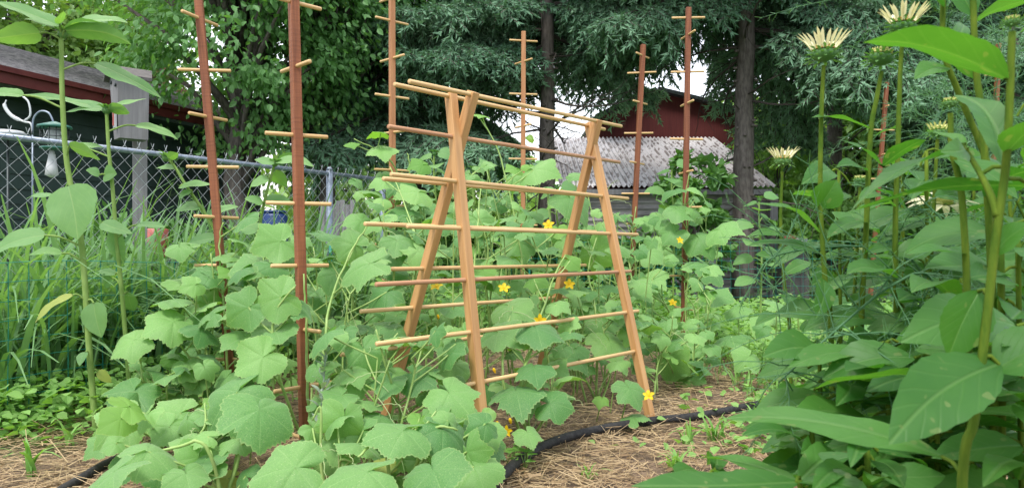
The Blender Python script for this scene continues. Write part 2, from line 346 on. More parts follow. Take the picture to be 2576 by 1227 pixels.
# numpy scatter of a template on frames
def scatter(T, TF, C, Yd, Nd, sz, wid=None):
    Yd = Yd / np.linalg.norm(Yd, axis=1, keepdims=True); Nd = Nd - Yd * (Nd * Yd).sum(1, keepdims=True); Nd /= np.linalg.norm(Nd, axis=1, keepdims=True) + 1e-9
    Xd = np.cross(Yd, Nd); sx = (sz if wid is None else wid)[:, None, None]; s = sz[:, None, None]
    V = C[:, None, :] + Xd[:, None, :] * T[None, :, 0:1] * sx + Yd[:, None, :] * T[None, :, 1:2] * s + Nd[:, None, :] * T[None, :, 2:3] * sx
    Fc = (TF[None] + (np.arange(len(C)) * len(T))[:, None, None]).reshape(-1, TF.shape[1])
    return V.reshape(-1, 3), Fc
TL = np.array([(0, 0, 0), (-.26, .28, .05), (-.24, .62, .05), (0, 1, -.06), (.24, .62, .05), (.26, .28, .05)], float); TLF = np.array([(0, 3, 2, 1), (0, 5, 4, 3)])
TQ = np.array([(-.5, 0, 0), (.5, 0, 0), (.4, 1, 0), (-.4, 1, 0)], float); TQF = np.array([(0, 1, 2, 3)])
TN = np.array([(-.5, 0, 0), (.5, 0, 0), (0, 1, 0)], float); TNF = np.array([(0, 1, 2)])
def tint_of(n, k, lo=0.0, hi=1.0): return np.repeat(nr.uniform(lo, hi, n), k)
def unit(n):
    v = nr.normal(size=(n, 3)); return v / np.linalg.norm(v, axis=1, keepdims=True)

# straw mulch
n = 26000
yy = 2.1 + 3.9 * nr.random(n) ** 1.5; xx = nr.uniform(-2.3, 2.0, n) * (0.75 + 0.25 * yy / 3)
C = np.stack([xx, yy, nr.uniform(0.0, 0.03, n)], 1); az = nr.uniform(0, 2 * np.pi, n)
D = np.stack([np.cos(az), np.sin(az), nr.normal(0, 0.13, n)], 1); N_ = np.stack([nr.normal(0, .5, n), nr.normal(-.3, .4, n), np.ones(n)], 1)
V, Fc = scatter(TQ, TQF, C, D, N_, nr.gamma(3, 0.026, n) + 0.02, nr.uniform(0.0018, 0.0042, n))
n2 = 3500
y2 = 2.1 + 3.9 * nr.random(n2) ** 1.5; C2 = np.stack([nr.uniform(-2.3, 2.0, n2) * (0.75 + 0.25 * y2 / 3), y2, nr.uniform(.002, .03, n2)], 1); az = nr.uniform(0, 2 * np.pi, n2)
V2, F2 = scatter(TQ, TQF, C2, np.stack([np.cos(az), np.sin(az), nr.normal(0, .2, n2)], 1), unit(n2) * .5 + np.array([0, -.2, 1]), nr.uniform(.015, .06, n2), nr.uniform(.005, .013, n2))
tt = np.concatenate([tint_of(n, 4, 0, .9), tint_of(n2, 4, -.6, .5)]); Fc = np.concatenate([Fc, F2 + len(V)]); V = np.concatenate([V, V2])
tag(link('straw_mulch', mesh_from('straw_mulch', V, Fc, M['straw'], None, {'tint': tt}, False)), 'dry straw mulch spread over the soil of the bed', 'straw', None, 'stuff')

# ------------------------------------------------------------------ house, shed
h = thing('house', 'low dark green house with shingled roof and dark red fascia behind the chain link fence', 'house', (-4.6, 8.5, 0))
e0, e1 = P(-330, 118, 5.7), P(752, 338, 10.9); e0.z = e1.z = 2.37
dv = (e1 - e0).normalized(); nv = Vector((-dv.y, dv.x, 0)); up = Vector((0, 0, 1))
def hb(p0, p1, off0, off1, z0, z1): return [p0 + nv * off0 + up * (z0 - p0.z), p1 + nv * off0 + up * (z0 - p1.z), p1 + nv * off1 + up * (z1 - p1.z), p0 + nv * off1 + up * (z1 - p0.z)]
mb = MB()
wl0, wl1 = e0 + nv * 0.5, e1 + nv * 0.5 - dv * 0.25
for k in range(15):                                       # lap siding
    z0, z1 = k * 0.15, k * 0.15 + 0.15
    q = [wl0 + up * (z0 - wl0.z) - nv * 0.018, wl1 + up * (z0 - wl1.z) - nv * 0.018, wl1 + up * (z1 - wl1.z), wl0 + up * (z1 - wl0.z)]
    bk = [v + nv * 0.1 for v in q]
    mb.add(q + bk, [(0, 1, 2, 3), (0, 4, 5, 1), (1, 5, 6, 2)])
g0, g1 = wl1, wl1 + nv * 4.8
mb.add([Vector((g0.x, g0.y, 0)), Vector((g1.x, g1.y, 0)), Vector((g1.x, g1.y, 2.4)), Vector((g0.x, g0.y, 2.4)), (g0 + g1) / 2 + up * 0.95], [(0, 1, 2, 3), (3, 2, 4)])
mb.build('wall', M['siding'], h, False)
mb = MB(); rr = random.Random(3); courses = 22; rise = 0.2
for k in range(courses):
    o0, o1 = k * 2.9 / courses - 0.02, (k + 1) * 2.9 / courses; z0, z1 = 2.43 + o0 * 0.34, 2.43 + o1 * 0.34
    q = hb(e0, e1, o0, o1, z0 + 0.012, z1); q2 = [q[0], q[1], q[1] - up * 0.012, q[0] - up * 0.012]
    mb.add(q + q2, [(0, 1, 2, 3), (4, 7, 6, 5)])
q = hb(e0, e1, 2.9, 5.8, 2.43 + 2.9 * .34, 2.43); mb.add(q, [(0, 1, 2, 3)])
mb.build('roof', M['shingle'], h, False)
mb = MB(); L = (e1 - e0).length; mid = (e0 + e1) / 2; rot = Matrix.Rotation(math.atan2(dv.y, dv.x), 3, 'Z')
mb.box(mid + nv * 0.0 + up * (2.345 - mid.z), (L, 0.03, 0.15), 0, rot); mb.box(mid - nv * 0.035 + up * (2.395 - mid.z), (L + 0.02, 0.04, 0.05), 0, rot)
mb.build('fascia', M['redtrim'], h, False)
mb = MB(); q = hb(e0, e1, 0.015, 0.5, 2.23, 2.23); mb.add(q, [(0, 1, 2, 3)]); mb.build('soffit', M['siding'], h, False)

sh = thing('shed', 'red gabled shed with white corrugated lean-to roof under the spruce branches', 'shed', (2.1, 10.5, 0))
YB, YT = 9.6, 12.6; xl, xr = P(1407, 0, YB).x, P(1952, 0, YB).x; zb, zt = P(0, 469, YB).z, P(0, 346, YT).z
nu = 42 * 8; mb = MB(); V = []; val = []
for j in range(9):
    t = j / 8
    for i in range(nu + 1):
        s = i / nu; ph = s * 42 * 2 * math.pi
        V.append(Vector((lerp(xl, xr, s), lerp(YB, YT, t), lerp(zb, zt, t) + 0.016 * math.cos(ph)))); val.append(0.5 - 0.5 * math.cos(ph))
mb.add(V, [(j * (nu + 1) + i, j * (nu + 1) + i + 1, (j + 1) * (nu + 1) + i + 1, (j + 1) * (nu + 1) + i) for j in range(8) for i in range(nu)], 0, {'valley': val})
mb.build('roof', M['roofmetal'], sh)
mb = MB(); V = []
x0, x1 = xl + 0.12, xr - 0.06; nz = 18 * 6
for i in range(nz + 1):
    z = (zb - 0.07) * i / nz; dy = 0.015 * math.cos(i / 6 * 2 * math.pi)
    V += [Vector((x0, YB + 0.14 + dy, z)), Vector((x1, YB + 0.14 + dy, z)), Vector((x1, YT, z)), Vector((x0, YT, z))]
mb.add(V, [(4 * i + a, 4 * i + (a + 1) % 4, 4 * i + 4 + (a + 1) % 4, 4 * i + 4 + a) for i in range(nz) for a in range(4)])
mb.build('wall', M['shedwall'], sh)
gp = [(1500, 300), (1560, 272), (1650, 232), (1775, 262), (1857, 290), (1862, 620), (1480, 620)]
mb = MB(); A = [P(x, y, YT + 0.03) for x, y in gp]; B = [v + Vector((0, 2.5, 0)) for v in A]; k = len(A)
for v in A + B: v.z = max(v.z, 0)
mb.add(A + B, [tuple(range(k)), tuple(range(k, 2 * k))[::-1]] + [(i, i + k, (i + 1) % k + k, (i + 1) % k) for i in range(k)])
mb.build('gable_wall', M['redwall'], sh, False)
mb = MB()
for (xa, ya), (xb, yb) in zip(gp[:4], gp[1:5]):
    a_, b_ = P(xa, ya, YT), P(xb, yb, YT); d = (b_ - a_); nn = Vector((-d.z, 0, d.x)).normalized()
    q = [a_ + nn * .01, b_ + nn * .01, b_ + nn * 0.07, a_ + nn * 0.07]; q = [v - Vector((0, .15, 0)) for v in q] + [v + Vector((0, 2.7, 0)) for v in q]
    mb.add(q, [(0, 1, 2, 3), (7, 6, 5, 4), (0, 4, 5, 1), (1, 5, 6, 2), (2, 6, 7, 3), (3, 7, 4, 0)])
mb.build('gable_roof', M['darkmetal'], sh, False)
mb = MB(); mb.box((xr - 0.02, YB + 0.06, (zb - .1) / 2), (0.10, 0.10, zb - .1)); mb.build('corner_post', M['greywood'], sh, False)
mb = MB(); mb.box(((xl + xr) / 2, YB + 0.02, zb - 0.07), (xr - xl - .1, 0.03, 0.07)); mb.build('eave_board', M['greywood'], sh, False)

# ------------------------------------------------------------------ fences
def along(p0, p1, d): return p0 + (p1 - p0).normalized() * d
f0, f1 = P(-120, 0, 3.45), P(962, 0, 6.1); f0.z = f1.z = 0
ftop = 1.335; dv = (f1 - f0).normalized(); L = (f1 - f0).length
cf = thing('chain_link_fence', 'galvanised chain link fence with tubular top rail along the left side', 'fence', tuple((f0 + f1) / 2))
def up_(p, z): return Vector((p.x, p.y, z))
mb = MB(); mb.tube([up_(f0 + dv * L * t, ftop) for t in (0, .5, 1)], 0.0155, 10); mb.build('top_rail', M['galv'], cf)
tp = P(806, 0, 5.62)
for d in (0.02, (up_(tp, 0) - f0).length, L):
    p = f0 + dv * d; mb = MB(); mb.tube([up_(p, 0), up_(p, ftop + 0.03)], 0.026, 10); mb.tube([up_(p, ftop + .03), up_(p, ftop + .05)], [0.03, 0.012], 10)
    mb.build('post', M['galv'], cf)
mb = MB(); dg = 0.085; z0, z1 = 0.04, ftop + 0.025; H = z1 - z0; off = Vector((-dv.y, dv.x, 0)) * -0.024
nw = int(L / (dg / 2)); nzz = int(H / (dg / 2))
for i in range(nw + 1):
    sgn = 1 if i % 2 else -1; pts = []
    for j in range(nzz + 1):
        a = i * dg / 2 + (dg / 4) * (1 if (j % 2) == (i % 2) else -1) * 1.05
        pts.append(up_(f0 + dv * min(max(a, 0), L) + off + off * 0.12 * (1 if (i + j) % 2 else -1), z0 + j * H / nzz))
    top = pts[-1]; pts.append(top + up * 0.03 + dv * 0.01 * sgn)
    mb.tube(pts, 0.0018, 3, cap=False)
mb.build('wire_mesh', M['galvwire'], cf)
def wire_fence(label, p0, p1, h, stepx, stepz, postd, lean=0.0):
    t = thing('wire_garden_fence', label, 'fence', tuple((p0 + p1) / 2), 'green wire garden fences')
    d = (p1 - p0).normalized(); L = (p1 - p0).length; rg = random.Random(int(h * 100) + int(L * 10)); mb = MB()
    def wob(s, z): return Vector((d.y, -d.x, 0)) * (0.02 * math.sin(s * 3.1 + z * 2) + lean * z) + up * 0.012 * math.sin(s * 4.3)
    n = int(L / 0.12)
    for k in range(int(h / stepz) + 1):
        z = 0.03 + k * stepz; mb.tube([p0 + d * (L * i / n) + up * z + wob(L * i / n, z) for i in range(n + 1)], 0.0021, 3, cap=False)
    for k in range(int(L / stepx) + 1):
        s = k * stepx; mb.tube([p0 + d * s + up * z + wob(s, z) for z in np.linspace(0.0, 0.03 + int(h / stepz) * stepz, 6)], 0.0022, 3, cap=False)
    mb.build('wire_mesh', M['greenwire'], t)
    for s in postd:
        q = p0 + d * s + Vector((d.y, -d.x, 0)) * -0.012; mb = MB(); mb.tube([q, q + up * (h + 0.1)], 0.011, 6); mb.build('post', M['greenwire'], t)
g0, g1 = P(-100, 0, 3.05), P(640, 0, 4.55); g0.z = g1.z = 0
wire_fence('green wire garden fence in front of the tall grass at the left', g0, g1, 0.72, 0.09, 0.085, (0.0, 2.4))
b0, b1 = P(1240, 0, 8.0), P(2420, 0, 8.0); b0.z = b1.z = 0
wire_fence('green wire garden fence crossing behind the beds in front of the shed', b0, b1, 0.80, 0.10, 0.10, (0.4, (P(1668, 0, 8.0) - b0).x, 4.4), 0)
pf = thing('wooden_fence', 'short run of weathered grey boards behind the chain link fence post', 'fence', tuple(up_(P(860, 0, 7.6), 0)))
for k in range(7):
    p = P(812 + k * 12.5, 0, 7.6); mb = MB(); hh = 1.24 + 0.03 * math.sin(k * 2.2); mb.box((p.x, 7.6 + 0.004 * (k % 2), hh / 2), (0.046, 0.02, hh)); mb.build('board', M['greywood'], pf, False)
mb = MB(); p = P(850, 0, 7.63); mb.box((p.x, 7.63, 0.95), (0.40, 0.03, 0.06)); mb.build('rail', M['greywood'], pf, False)

# ------------------------------------------------------------------ birdhouse, feeders
bp = P(348, 0, 4.75); bh = thing('birdhouse', 'weathered grey wooden birdhouse on a post behind the fence', 'birdhouse', (bp.x, bp.y, 0))
def bar(name, p0, p1, wx, wy, mat, parent, yaw=0.0, bev=0.002, taper=1.0, n=None):
    d = p1 - p0; L = d.length; q = d.to_track_quat('Z', 'Y')
    hz = (Matrix.Rotation(yaw, 4, 'Z'))
    mb = MB(); x, y = wx / 2, wy / 2
    if n: mb.tube([Vector((0, 0, 0)), Vector((0, 0, 0.0015)), Vector((0, 0, L - 0.0015)), Vector((0, 0, L))], [wx / 2 - 0.001, wx / 2, wx / 2, wx / 2 - .001], n)
    else:
        ring = [(x - bev, -y), (x, -y + bev), (x, y - bev), (x - bev, y), (-x + bev, y), (-x, y - bev), (-x, -y + bev), (-x + bev, -y)]
        V = [Vector((a * s, b * s, z)) for z, s in ((0, .94), (bev, 1), (L * .5, 1), (L - bev, taper), (L, taper * .94)) for a, b in ring]
        mb.add(V, [(i * 8 + j, i * 8 + (j + 1) % 8, i * 8 + 8 + (j + 1) % 8, i * 8 + 8 + j) for i in range(4) for j in range(8)] + [tuple(range(8))[::-1], tuple(range(32, 40))])
    return link(name, mb.mesh(name, mat, bool(n)), parent, Matrix.Translation(p0) @ q.to_matrix().to_4x4() @ hz)
bar('post', Vector((bp.x, bp.y + 0.02, 0)), Vector((bp.x, bp.y + 0.02, 1.75)), 0.085, 0.06, M['greywood'], bh, 0.5)
rot = Matrix.Rotation(R(-48), 3, 'Z'); ctr = P(330, 0, 4.62); ctr.z = 0
def bq(x, y, z): return rot @ Vector((x, y, 0)) + ctr + up * z
mb = MB(); zl, zh = P(0, 352, 4.62).z, P(0, 203, 4.62).z
wb, wt, db = 0.064, 0.088, 0.082
V = [bq(-wb, -db, zl), bq(wb, -db, zl), bq(wb, db, zl), bq(-wb, db, zl), bq(-wt, -db - .02, zh), bq(wt, -db - .02, zh), bq(wt, db, zh), bq(-wt, db, zh), bq(0, -db - .02, zh + 0.05), bq(0, db, zh + 0.05)]
mb.add(V, [(0, 3, 2, 1), (0, 1, 5, 8, 4), (1, 2, 6, 5), (2, 3, 7, 9, 6), (3, 0, 4, 7), (4, 8, 9, 7), (5, 6, 9, 8)])
box_ = mb.build('box', M['greywood'], bh, False)
mb = MB()
for s in (-1, 1):
    q = [bq(0, -db - .06, zh + 0.06), bq(0, db + .04, zh + 0.06), bq(s * (wt + .02), db + .01, zh - .01), bq(s * (wt + .02), -db - .05, zh - .01)]
    q2 = [v + up * 0.02 for v in q]; mb.add(q + q2, [(0, 1, 2, 3), (7, 6, 5, 4), (2, 6, 7, 3), (3, 7, 4, 0), (1, 5, 6, 2)])
mb.build('roof', M['darkwood'], bh, False)
mb = MB(); c0 = bq(0.03, -db - 0.018, 0); mb.box((c0.x, c0.y, P(0, 300, 4.6).z), (0.04, 0.012, 0.13), 0, rot); th_ = mb.build('thermometer', M['white'], bh, False)
mb = MB(); c0 = bq(0.028, -db - 0.027, 0); mb.box((c0.x, c0.y, P(0, 303, 4.6).z), (0.012, 0.006, 0.09), 0, rot); mb.build('gauge', M['redplastic'], th_, False)
mb = MB()
for sx, zz in ((-0.05, zh - .02), (0.05, zh - 0.05)):
    c0 = bq(sx, -db - .019, zz); mb.tube([c0, c0 - rot @ Vector((0, 0.006, 0))], 0.012, 8)
mb.build('hole', M['darkmetal'], box_)

hp = P(150, 0, 4.35); hk = thing('shepherd_hook', 'thin steel hook pole with two curled arms behind the fence', 'plant hook', (hp.x, hp.y, 0))
mb = MB(); pz = lambda x, y: P(x, y, 4.35)
mb.tube([Vector((pz(82, 0).x, hp.y, 0)), pz(82, 480), pz(82, 330)], 0.006, 6); mb.build('pole', M['galv'], hk)
mb = MB(); mb.tube(smooth_pts([pz(82, 340), pz(84, 300), pz(100, 281), pz(122, 284), pz(133, 304), pz(134, 312)]), 0.006, 6); mb.build('arm', M['galv'], hk)
mb = MB(); mb.tube(smooth_pts([pz(82, 340), pz(78, 312), pz(60, 306), pz(30, 292), pz(12, 268), pz(16, 252)]), [0.006] * 10 + [0.011] * 8 + [0.004] * 3, 6)
mb.tube(smooth_pts([pz(60, 305), pz(76, 290), pz(72, 258), pz(58, 243)]), 0.006, 6); mb.build('arm', M['greyplastic'], hk)
fd = thing('bird_feeder', 'dark caged bird feeder with green lid hanging behind the fence', 'bird feeder', tuple(pz(137, 375)))
mb = MB(); mb.tube([pz(137, 322), pz(137, 317), pz(137, 311), pz(137, 306)], [0.095, 0.09, 0.045, 0.01], 14); mb.build('lid', M['feedgreen'], fd)
mb = MB()
for k in range(14):
    a = 2 * math.pi * k / 14; o_ = Vector((math.cos(a), math.sin(a), 0)) * 0.075; mb.tube([pz(137, 322) + o_, pz(137, 372) + o_], 0.003, 4)
for y_ in (330, 345, 360, 371):
    c = pz(137, y_); mb.tube([c + Vector((math.cos(2 * math.pi * k / 14), math.sin(2 * math.pi * k / 14), 0)) * 0.075 for k in range(15)], 0.0025, 4)
mb.build('cage', M['darkmetal'], fd)
mb = MB(); mb.tube([pz(137, 322), pz(137, 370)], 0.035, 12); mb.build('seed_tube', M['greyplastic'], fd)
mb = MB(); mb.tube([pz(137, 371), pz(137, 375)], 0.078, 14); mb.build('base', M['feedgreen'], fd)
mb = MB(); mb.tube([pz(134, 312), pz(136, 306)], 0.003, 4); mb.build('hanger', M['darkmetal'], fd)
sf = thing('hanging_feeder', 'white teardrop feeder hanging below the caged one', 'bird feeder', tuple(pz(132, 415)))
mb = MB(); mb.tube([pz(130, 378), pz(131, 390), pz(130, 420), pz(130, 440), pz(130, 447)], [0.012, 0.018, 0.03, 0.036, 0.006], 12); mb.build('bottle', M['white'], sf)
mb = MB(); mb.tube([pz(130, 374), pz(130, 380)], 0.003, 5); mb.build('hanger', M['darkmetal'], sf)
dd = thing('bird_bath', 'pale grey dish on a slim stand behind the fence at the far left', 'bird bath', (pz(20, 0).x, hp.y, 0))
mb = MB(); mb.tube([pz(20, 346), pz(20, 340), pz(20, 330), pz(20, 326)], [0.03, 0.105, 0.08, 0.01], 18); mb.build('dish', M['greyplastic'], dd)
mb = MB(); mb.tube([Vector((pz(20, 0).x, hp.y, 0)), pz(20, 344)], 0.007, 8); mb.build('stand', M['darkmetal'], dd)
bb = thing('barrel', 'blue plastic barrel half hidden in grass behind the chain link fence', 'barrel', tuple(up_(P(690, 0, 6.6), 0)))
p = P(690, 0, 6.6); mb = MB(); mb.tube([up_(p, z) for z in (0, .05, .35, .37, .39, .72, .74, .76, 1.05, 1.08)], [.11, .12, .123, .13, .123, .123, .13, .123, .115, .10], 20); mb.build('body', M['blue'], bb)
mb = MB(); mb.tube([up_(p, z) for z in (1.08, 1.10)], [.11, .105], 20); mb.build('lid', M['blue'], bb)
bk = thing('bucket', 'faded red plastic bucket seen through the grass and chain link', 'bucket', tuple(up_(P(395, 0, 5.0), 0.0)))
p = P(395, 0, 5.0); mb = MB(); mb.tube([up_(p, z) for z in (0.70, .72, .80, .90, .905)], [.05, .06, .066, .072, .06], 16); mb.build('body', M['redplastic'], bk)
mb = MB(); mb.box((p.x, p.y, .34), (0.2, 0.2, .68)); mb.box((p.x, p.y, .69), (0.26, 0.26, .02)); mb.build('plinth', M['greywood'], bk, False)
wt_ = thing('watering_can', 'white and red cans standing on a crate beside the right corner of the shed', 'garden cans', tuple(up_(P(1998, 0, 9.3), 0)))
p = P(1990, 0, 9.3); mb = MB(); mb.box((p.x, p.y, .36), (.34, .3, .72)); mb.build('crate', M['darkwood'], wt_, False)
mb = MB(); mb.tube([up_(p, z) for z in (.72, .74, .9, .92)], [.1, .11, .09, .03], 14); mb.build('can', M['redplastic'], wt_)
mb = MB(); mb.tube([up_(p, z) + Vector((.09, -.1, 0)) for z in (.72, .74, .86, .88)], [.07, .08, .08, .05], 14); mb.build('can', M['white'], wt_)

# ------------------------------------------------------------------ trees
def leafy_tree(name, label, loc, rx, rz, zc, n, size, mat, seed, group, clusters=70, trunk_r=0.12, cat='tree', squash=1.0, ztop=None):
    rgn = np.random.default_rng(seed); rg = random.Random(seed); t = thing(name, label, cat, loc, group); base = Vector(loc)
    d = rgn.normal(size=(clusters, 3)); d /= np.linalg.norm(d, axis=1, keepdims=True); rad = rgn.random(clusters) ** 0.4
    cc = d * rad[:, None] * np.array([rx, rx * squash, rz]) * 0.92 + np.array([base.x, base.y, base.z + zc])
    cc = cc[cc[:, 2] > base.z + 0.15]
    mb = MB(); top = base + up * (zc + rz * 0.5); n0 = 7
    tp = [lerp(base, top, i / n0) + Vector((rg.gauss(0, .04), rg.gauss(0, .04), 0)) * (i > 0) * min(1, trunk_r * 8) for i in range(n0 + 1)]; tp[0] = base - up * 0.05
    mb.tube(tp, [trunk_r * (1.25 - 1.05 * i / n0) for i in range(n0 + 1)], 9)
    for c in cc[::2]:
        c = Vector(c); hgt = min(max((c.z - base.z) * 0.62, 0.25 * zc), (top - base).length * 0.95); s = lerp(base, top, hgt / (top - base).length)
        m_ = lerp(s, c, 0.5) + up * 0.12 * rx; mb.tube([s, m_, c], [trunk_r * .38, trunk_r * .22, trunk_r * .06], 5)
    mb.build('trunk', M['bark'], t)
    k = n // len(cc); idx = np.repeat(np.arange(len(cc)), k); nn = len(idx)
    cr = rgn.uniform(0.22, 0.42, len(cc)) * rx * 0.75; off = rgn.normal(size=(nn, 3)) * 0.5; off[:, 2] *= 0.6
    C = cc[idx] + off * cr[idx][:, None]
    o_ = C - np.array([base.x, base.y, base.z + zc]); o_ /= np.linalg.norm(o_, axis=1, keepdims=True) + 1e-6
    Y_ = o_ * 0.8 + rgn.normal(size=(nn, 3)) * 0.6 + np.array([0, 0, -0.45]); N_ = o_ * 0.4 + rgn.normal(size=(nn, 3)) * 0.5 + np.array([0, 0, 0.8])
    sz = rgn.uniform(0.7, 1.3, nn) * size
    V, Fc = scatter(TL, TLF, C, Y_, N_, sz, sz * 1.1)
    tt = np.clip(rgn.random(nn) * .6 + rgn.random(len(cc))[idx] * .4, 0, 1)
    link('crown', mesh_from('crown', V, Fc, mat, None, {'tint': np.repeat(tt, 6) * .8}, False), t)
    return t
G1 = 'broadleaf trees behind the garden'
leafy_tree('broadleaf_tree', 'dense dark green broadleaf tree standing between the house and the spruces', tuple(up_(P(600, 0, 8.6), 0)), 1.75, 2.5, 4.15, 26000, 0.085, M['treeleaf'], 11, G1, 130, 0.13)
leafy_tree('broadleaf_tree', 'dark leafy tree in front of the right end of the house roof', tuple(up_(P(820, 0, 9.3), 0)), 1.35, 2.3, 4.5, 15000, 0.08, M['treeleaf'], 12, G1, 90, 0.1)
leafy_tree('broadleaf_tree', 'pale green tree rising over the house roof at the far left', tuple(up_(P(40, 0, 17), 0)), 3.2, 3.6, 5.2, 17000, 0.17, M['lightleaf'], 13, G1, 110, 0.2)
leafy_tree('broadleaf_tree', 'light green tree behind the russet bush over the roof', tuple(up_(P(330, 0, 19), 0)), 2.4, 3.6, 4.6, 12000, 0.17, M['lightleaf'], 14, G1, 90, 0.2)
leafy_tree('bush', 'russet brown bush showing just above the end of the house roof', tuple(up_(P(372, 0, 14.5), 0)), 0.75, 1.6, 3.0, 5000, 0.1, M['brownleaf'], 15, G1, 30, 0.07, 'bush')
for k, (px, Y, rx, rz, zc, lab, nl) in enumerate([
        (880, 22, 3.0, 4.0, 4.6, 'pale green tree far behind the chain link fence end', 12000),
        (1130, 24, 2.4, 2.0, 2.5, 'low pale tree far behind the trellis frame', 9000),
        (1580, 23, 2.0, 1.9, 2.3, 'low pale tree far behind the shed roof', 9000),
        (1960, 20, 2.6, 2.5, 3.0, 'bright green tree behind the right side of the shed', 12000),
        (2200, 17, 2.4, 2.6, 3.0, 'bright green tree behind the pale coneflowers', 14000),
        (2480, 16, 3.0, 3.6, 4.4, 'green tree behind the asparagus fern at the far right', 14000)]):
    leafy_tree('broadleaf_tree', lab, tuple(up_(P(px, 0, Y), 0)), rx, rz, zc, int(nl * .8), 0.19, M['lightleaf'], 30 + k, G1, 70, 0.15)
def spruce_branch(seed):
    rg = random.Random(seed); rn = np.random.default_rng(seed); mb = MB()
    ax = lambda s: Vector((s, 0.05 * math.sin(3 * s + seed), -0.30 * s * s + 0.10 * max(0, s - .6) ** 2 * 4))
    mb.tube([ax(i / 8) for i in range(9)], [0.014 * (1 - .85 * i / 8) + .001 for i in range(9)], 5, 1)
    C = []; Y_ = []; N_ = []
    def spray(p, d, L, lev):
        k = max(3, int(L / 0.016)); q = Vector(p); dd = Vector(d); pts = [q.copy()]
        for i in range(k):
            dd = (dd + Vector((0, 0, -0.055)) + rvec(rg, 0.03)).normalized(); q = q + dd * L / k; pts.append(q.copy())
            for _ in range(3):
                r_ = rvec(rg).normalized(); nd = (dd * 0.9 + r_ * 0.75).normalized(); C.append(q); Y_.append(nd); N_.append(rvec(rg) + up * 0.6)
            if lev and i % 3 == 1:
                sd = dd.cross(up).normalized() * (1 if (i // 3) % 2 else -1); spray(q, (dd * 0.7 + sd * 0.9 + up * -0.25).normalized(), L * 0.42 * (1 - i / k) + 0.05, 0)
        mb.tube(pts[::2] if len(pts) > 4 else pts, 0.0028, 3, 1, False)
    for i in range(20):
        s = 0.12 + 0.86 * i / 19; p = ax(s)
        for sd in (-1, 1):
            if rg.random() < 0.12: continue
            spray(p, Vector((0.65, sd * 0.9, -0.1 + rg.gauss(0, .15))).normalized(), (0.36 * math.sin(math.pi * min(1, s * .9 + .08)) ** .8 + 0.08) * rg.uniform(.7, 1.2), 1)
        if i % 2: spray(p, Vector((0.3, rg.gauss(0, .3), -1)).normalized(), rg.uniform(.12, .3), 0)
    spray(ax(0.97), Vector((1, 0, -.3)), .15, 0)
    n = len(C); C = np.array([tuple(v) for v in C]); Y_ = np.array([tuple(v) for v in Y_]); N_ = np.array([tuple(v) for v in N_])
    V, Fc = scatter(TN, TNF, C, Y_, N_, rn.uniform(.028, .05, n), rn.uniform(.011, .018, n))
    tt = np.repeat(rn.random(n) * .5 + np.clip(C[:, 0] * .3, 0, .4), 3)
    nb = len(mb.V); Vall = np.concatenate([np.array([tuple(v) for v in mb.V]), V]); Fl = [tuple(f) for f in mb.F] + [tuple(int(i) + nb for i in f) for f in Fc]
    return mesh_from('spruce_branch', Vall, Fl, [M['needle'], M['twig']], [1] * len(mb.F) + [0] * n, {'tint': np.concatenate([np.zeros(nb), tt])}, False)
SB = [spruce_branch(200 + i) for i in range(5)]
def dead_branch(seed):
    rg = random.Random(seed); mb = MB(); p = Vector((0, 0, 0)); d = Vector((1, 0, .1)); pts = [p]
    for i in range(8):
        d = (d + rvec(rg, .12) + up * -.03).normalized(); p = p + d * .125; pts.append(p)
        q = p; dq = (d + rvec(rg, .7)).normalized(); sub = [q]
        for _ in range(4): dq = (dq + rvec(rg, .2)).normalized(); q = q + dq * rg.uniform(.03, .1); sub.append(q)
        mb.tube(sub, [.004, .003, .003, .002, .001], 4)
    mb.tube(pts, [.014 - .0014 * i for i in range(9)], 5); return mb.mesh('dead_branch', [M['twig']])
DB = [dead_branch(300 + i) for i in range(3)]
def clears_shed(p, a, L, pitch):                      # keep boughs from hanging into the clearing round the shed
    for s_ in (.45, .7, .95):
        q = p + Vector((math.cos(a), math.sin(a), 0)) * L * s_; z = p.z + L * (s_ * pitch - .30 * s_ * s_) - L * .20
        px = CX + q.x / q.y * F; py = CY - (z - HC) / q.y * F
        if (1480 < px < 1560 and py > 308) or (1560 <= px < 1800 and py > 322) or (1800 <= px < 1900 and py > 315) or (1385 < px <= 1480 and py > 345) or (880 < px <= 1200 and py > 420) or (1200 < px <= 1385 and py > 340) or (1900 <= px < 2300 and py > 345): return False
    return True
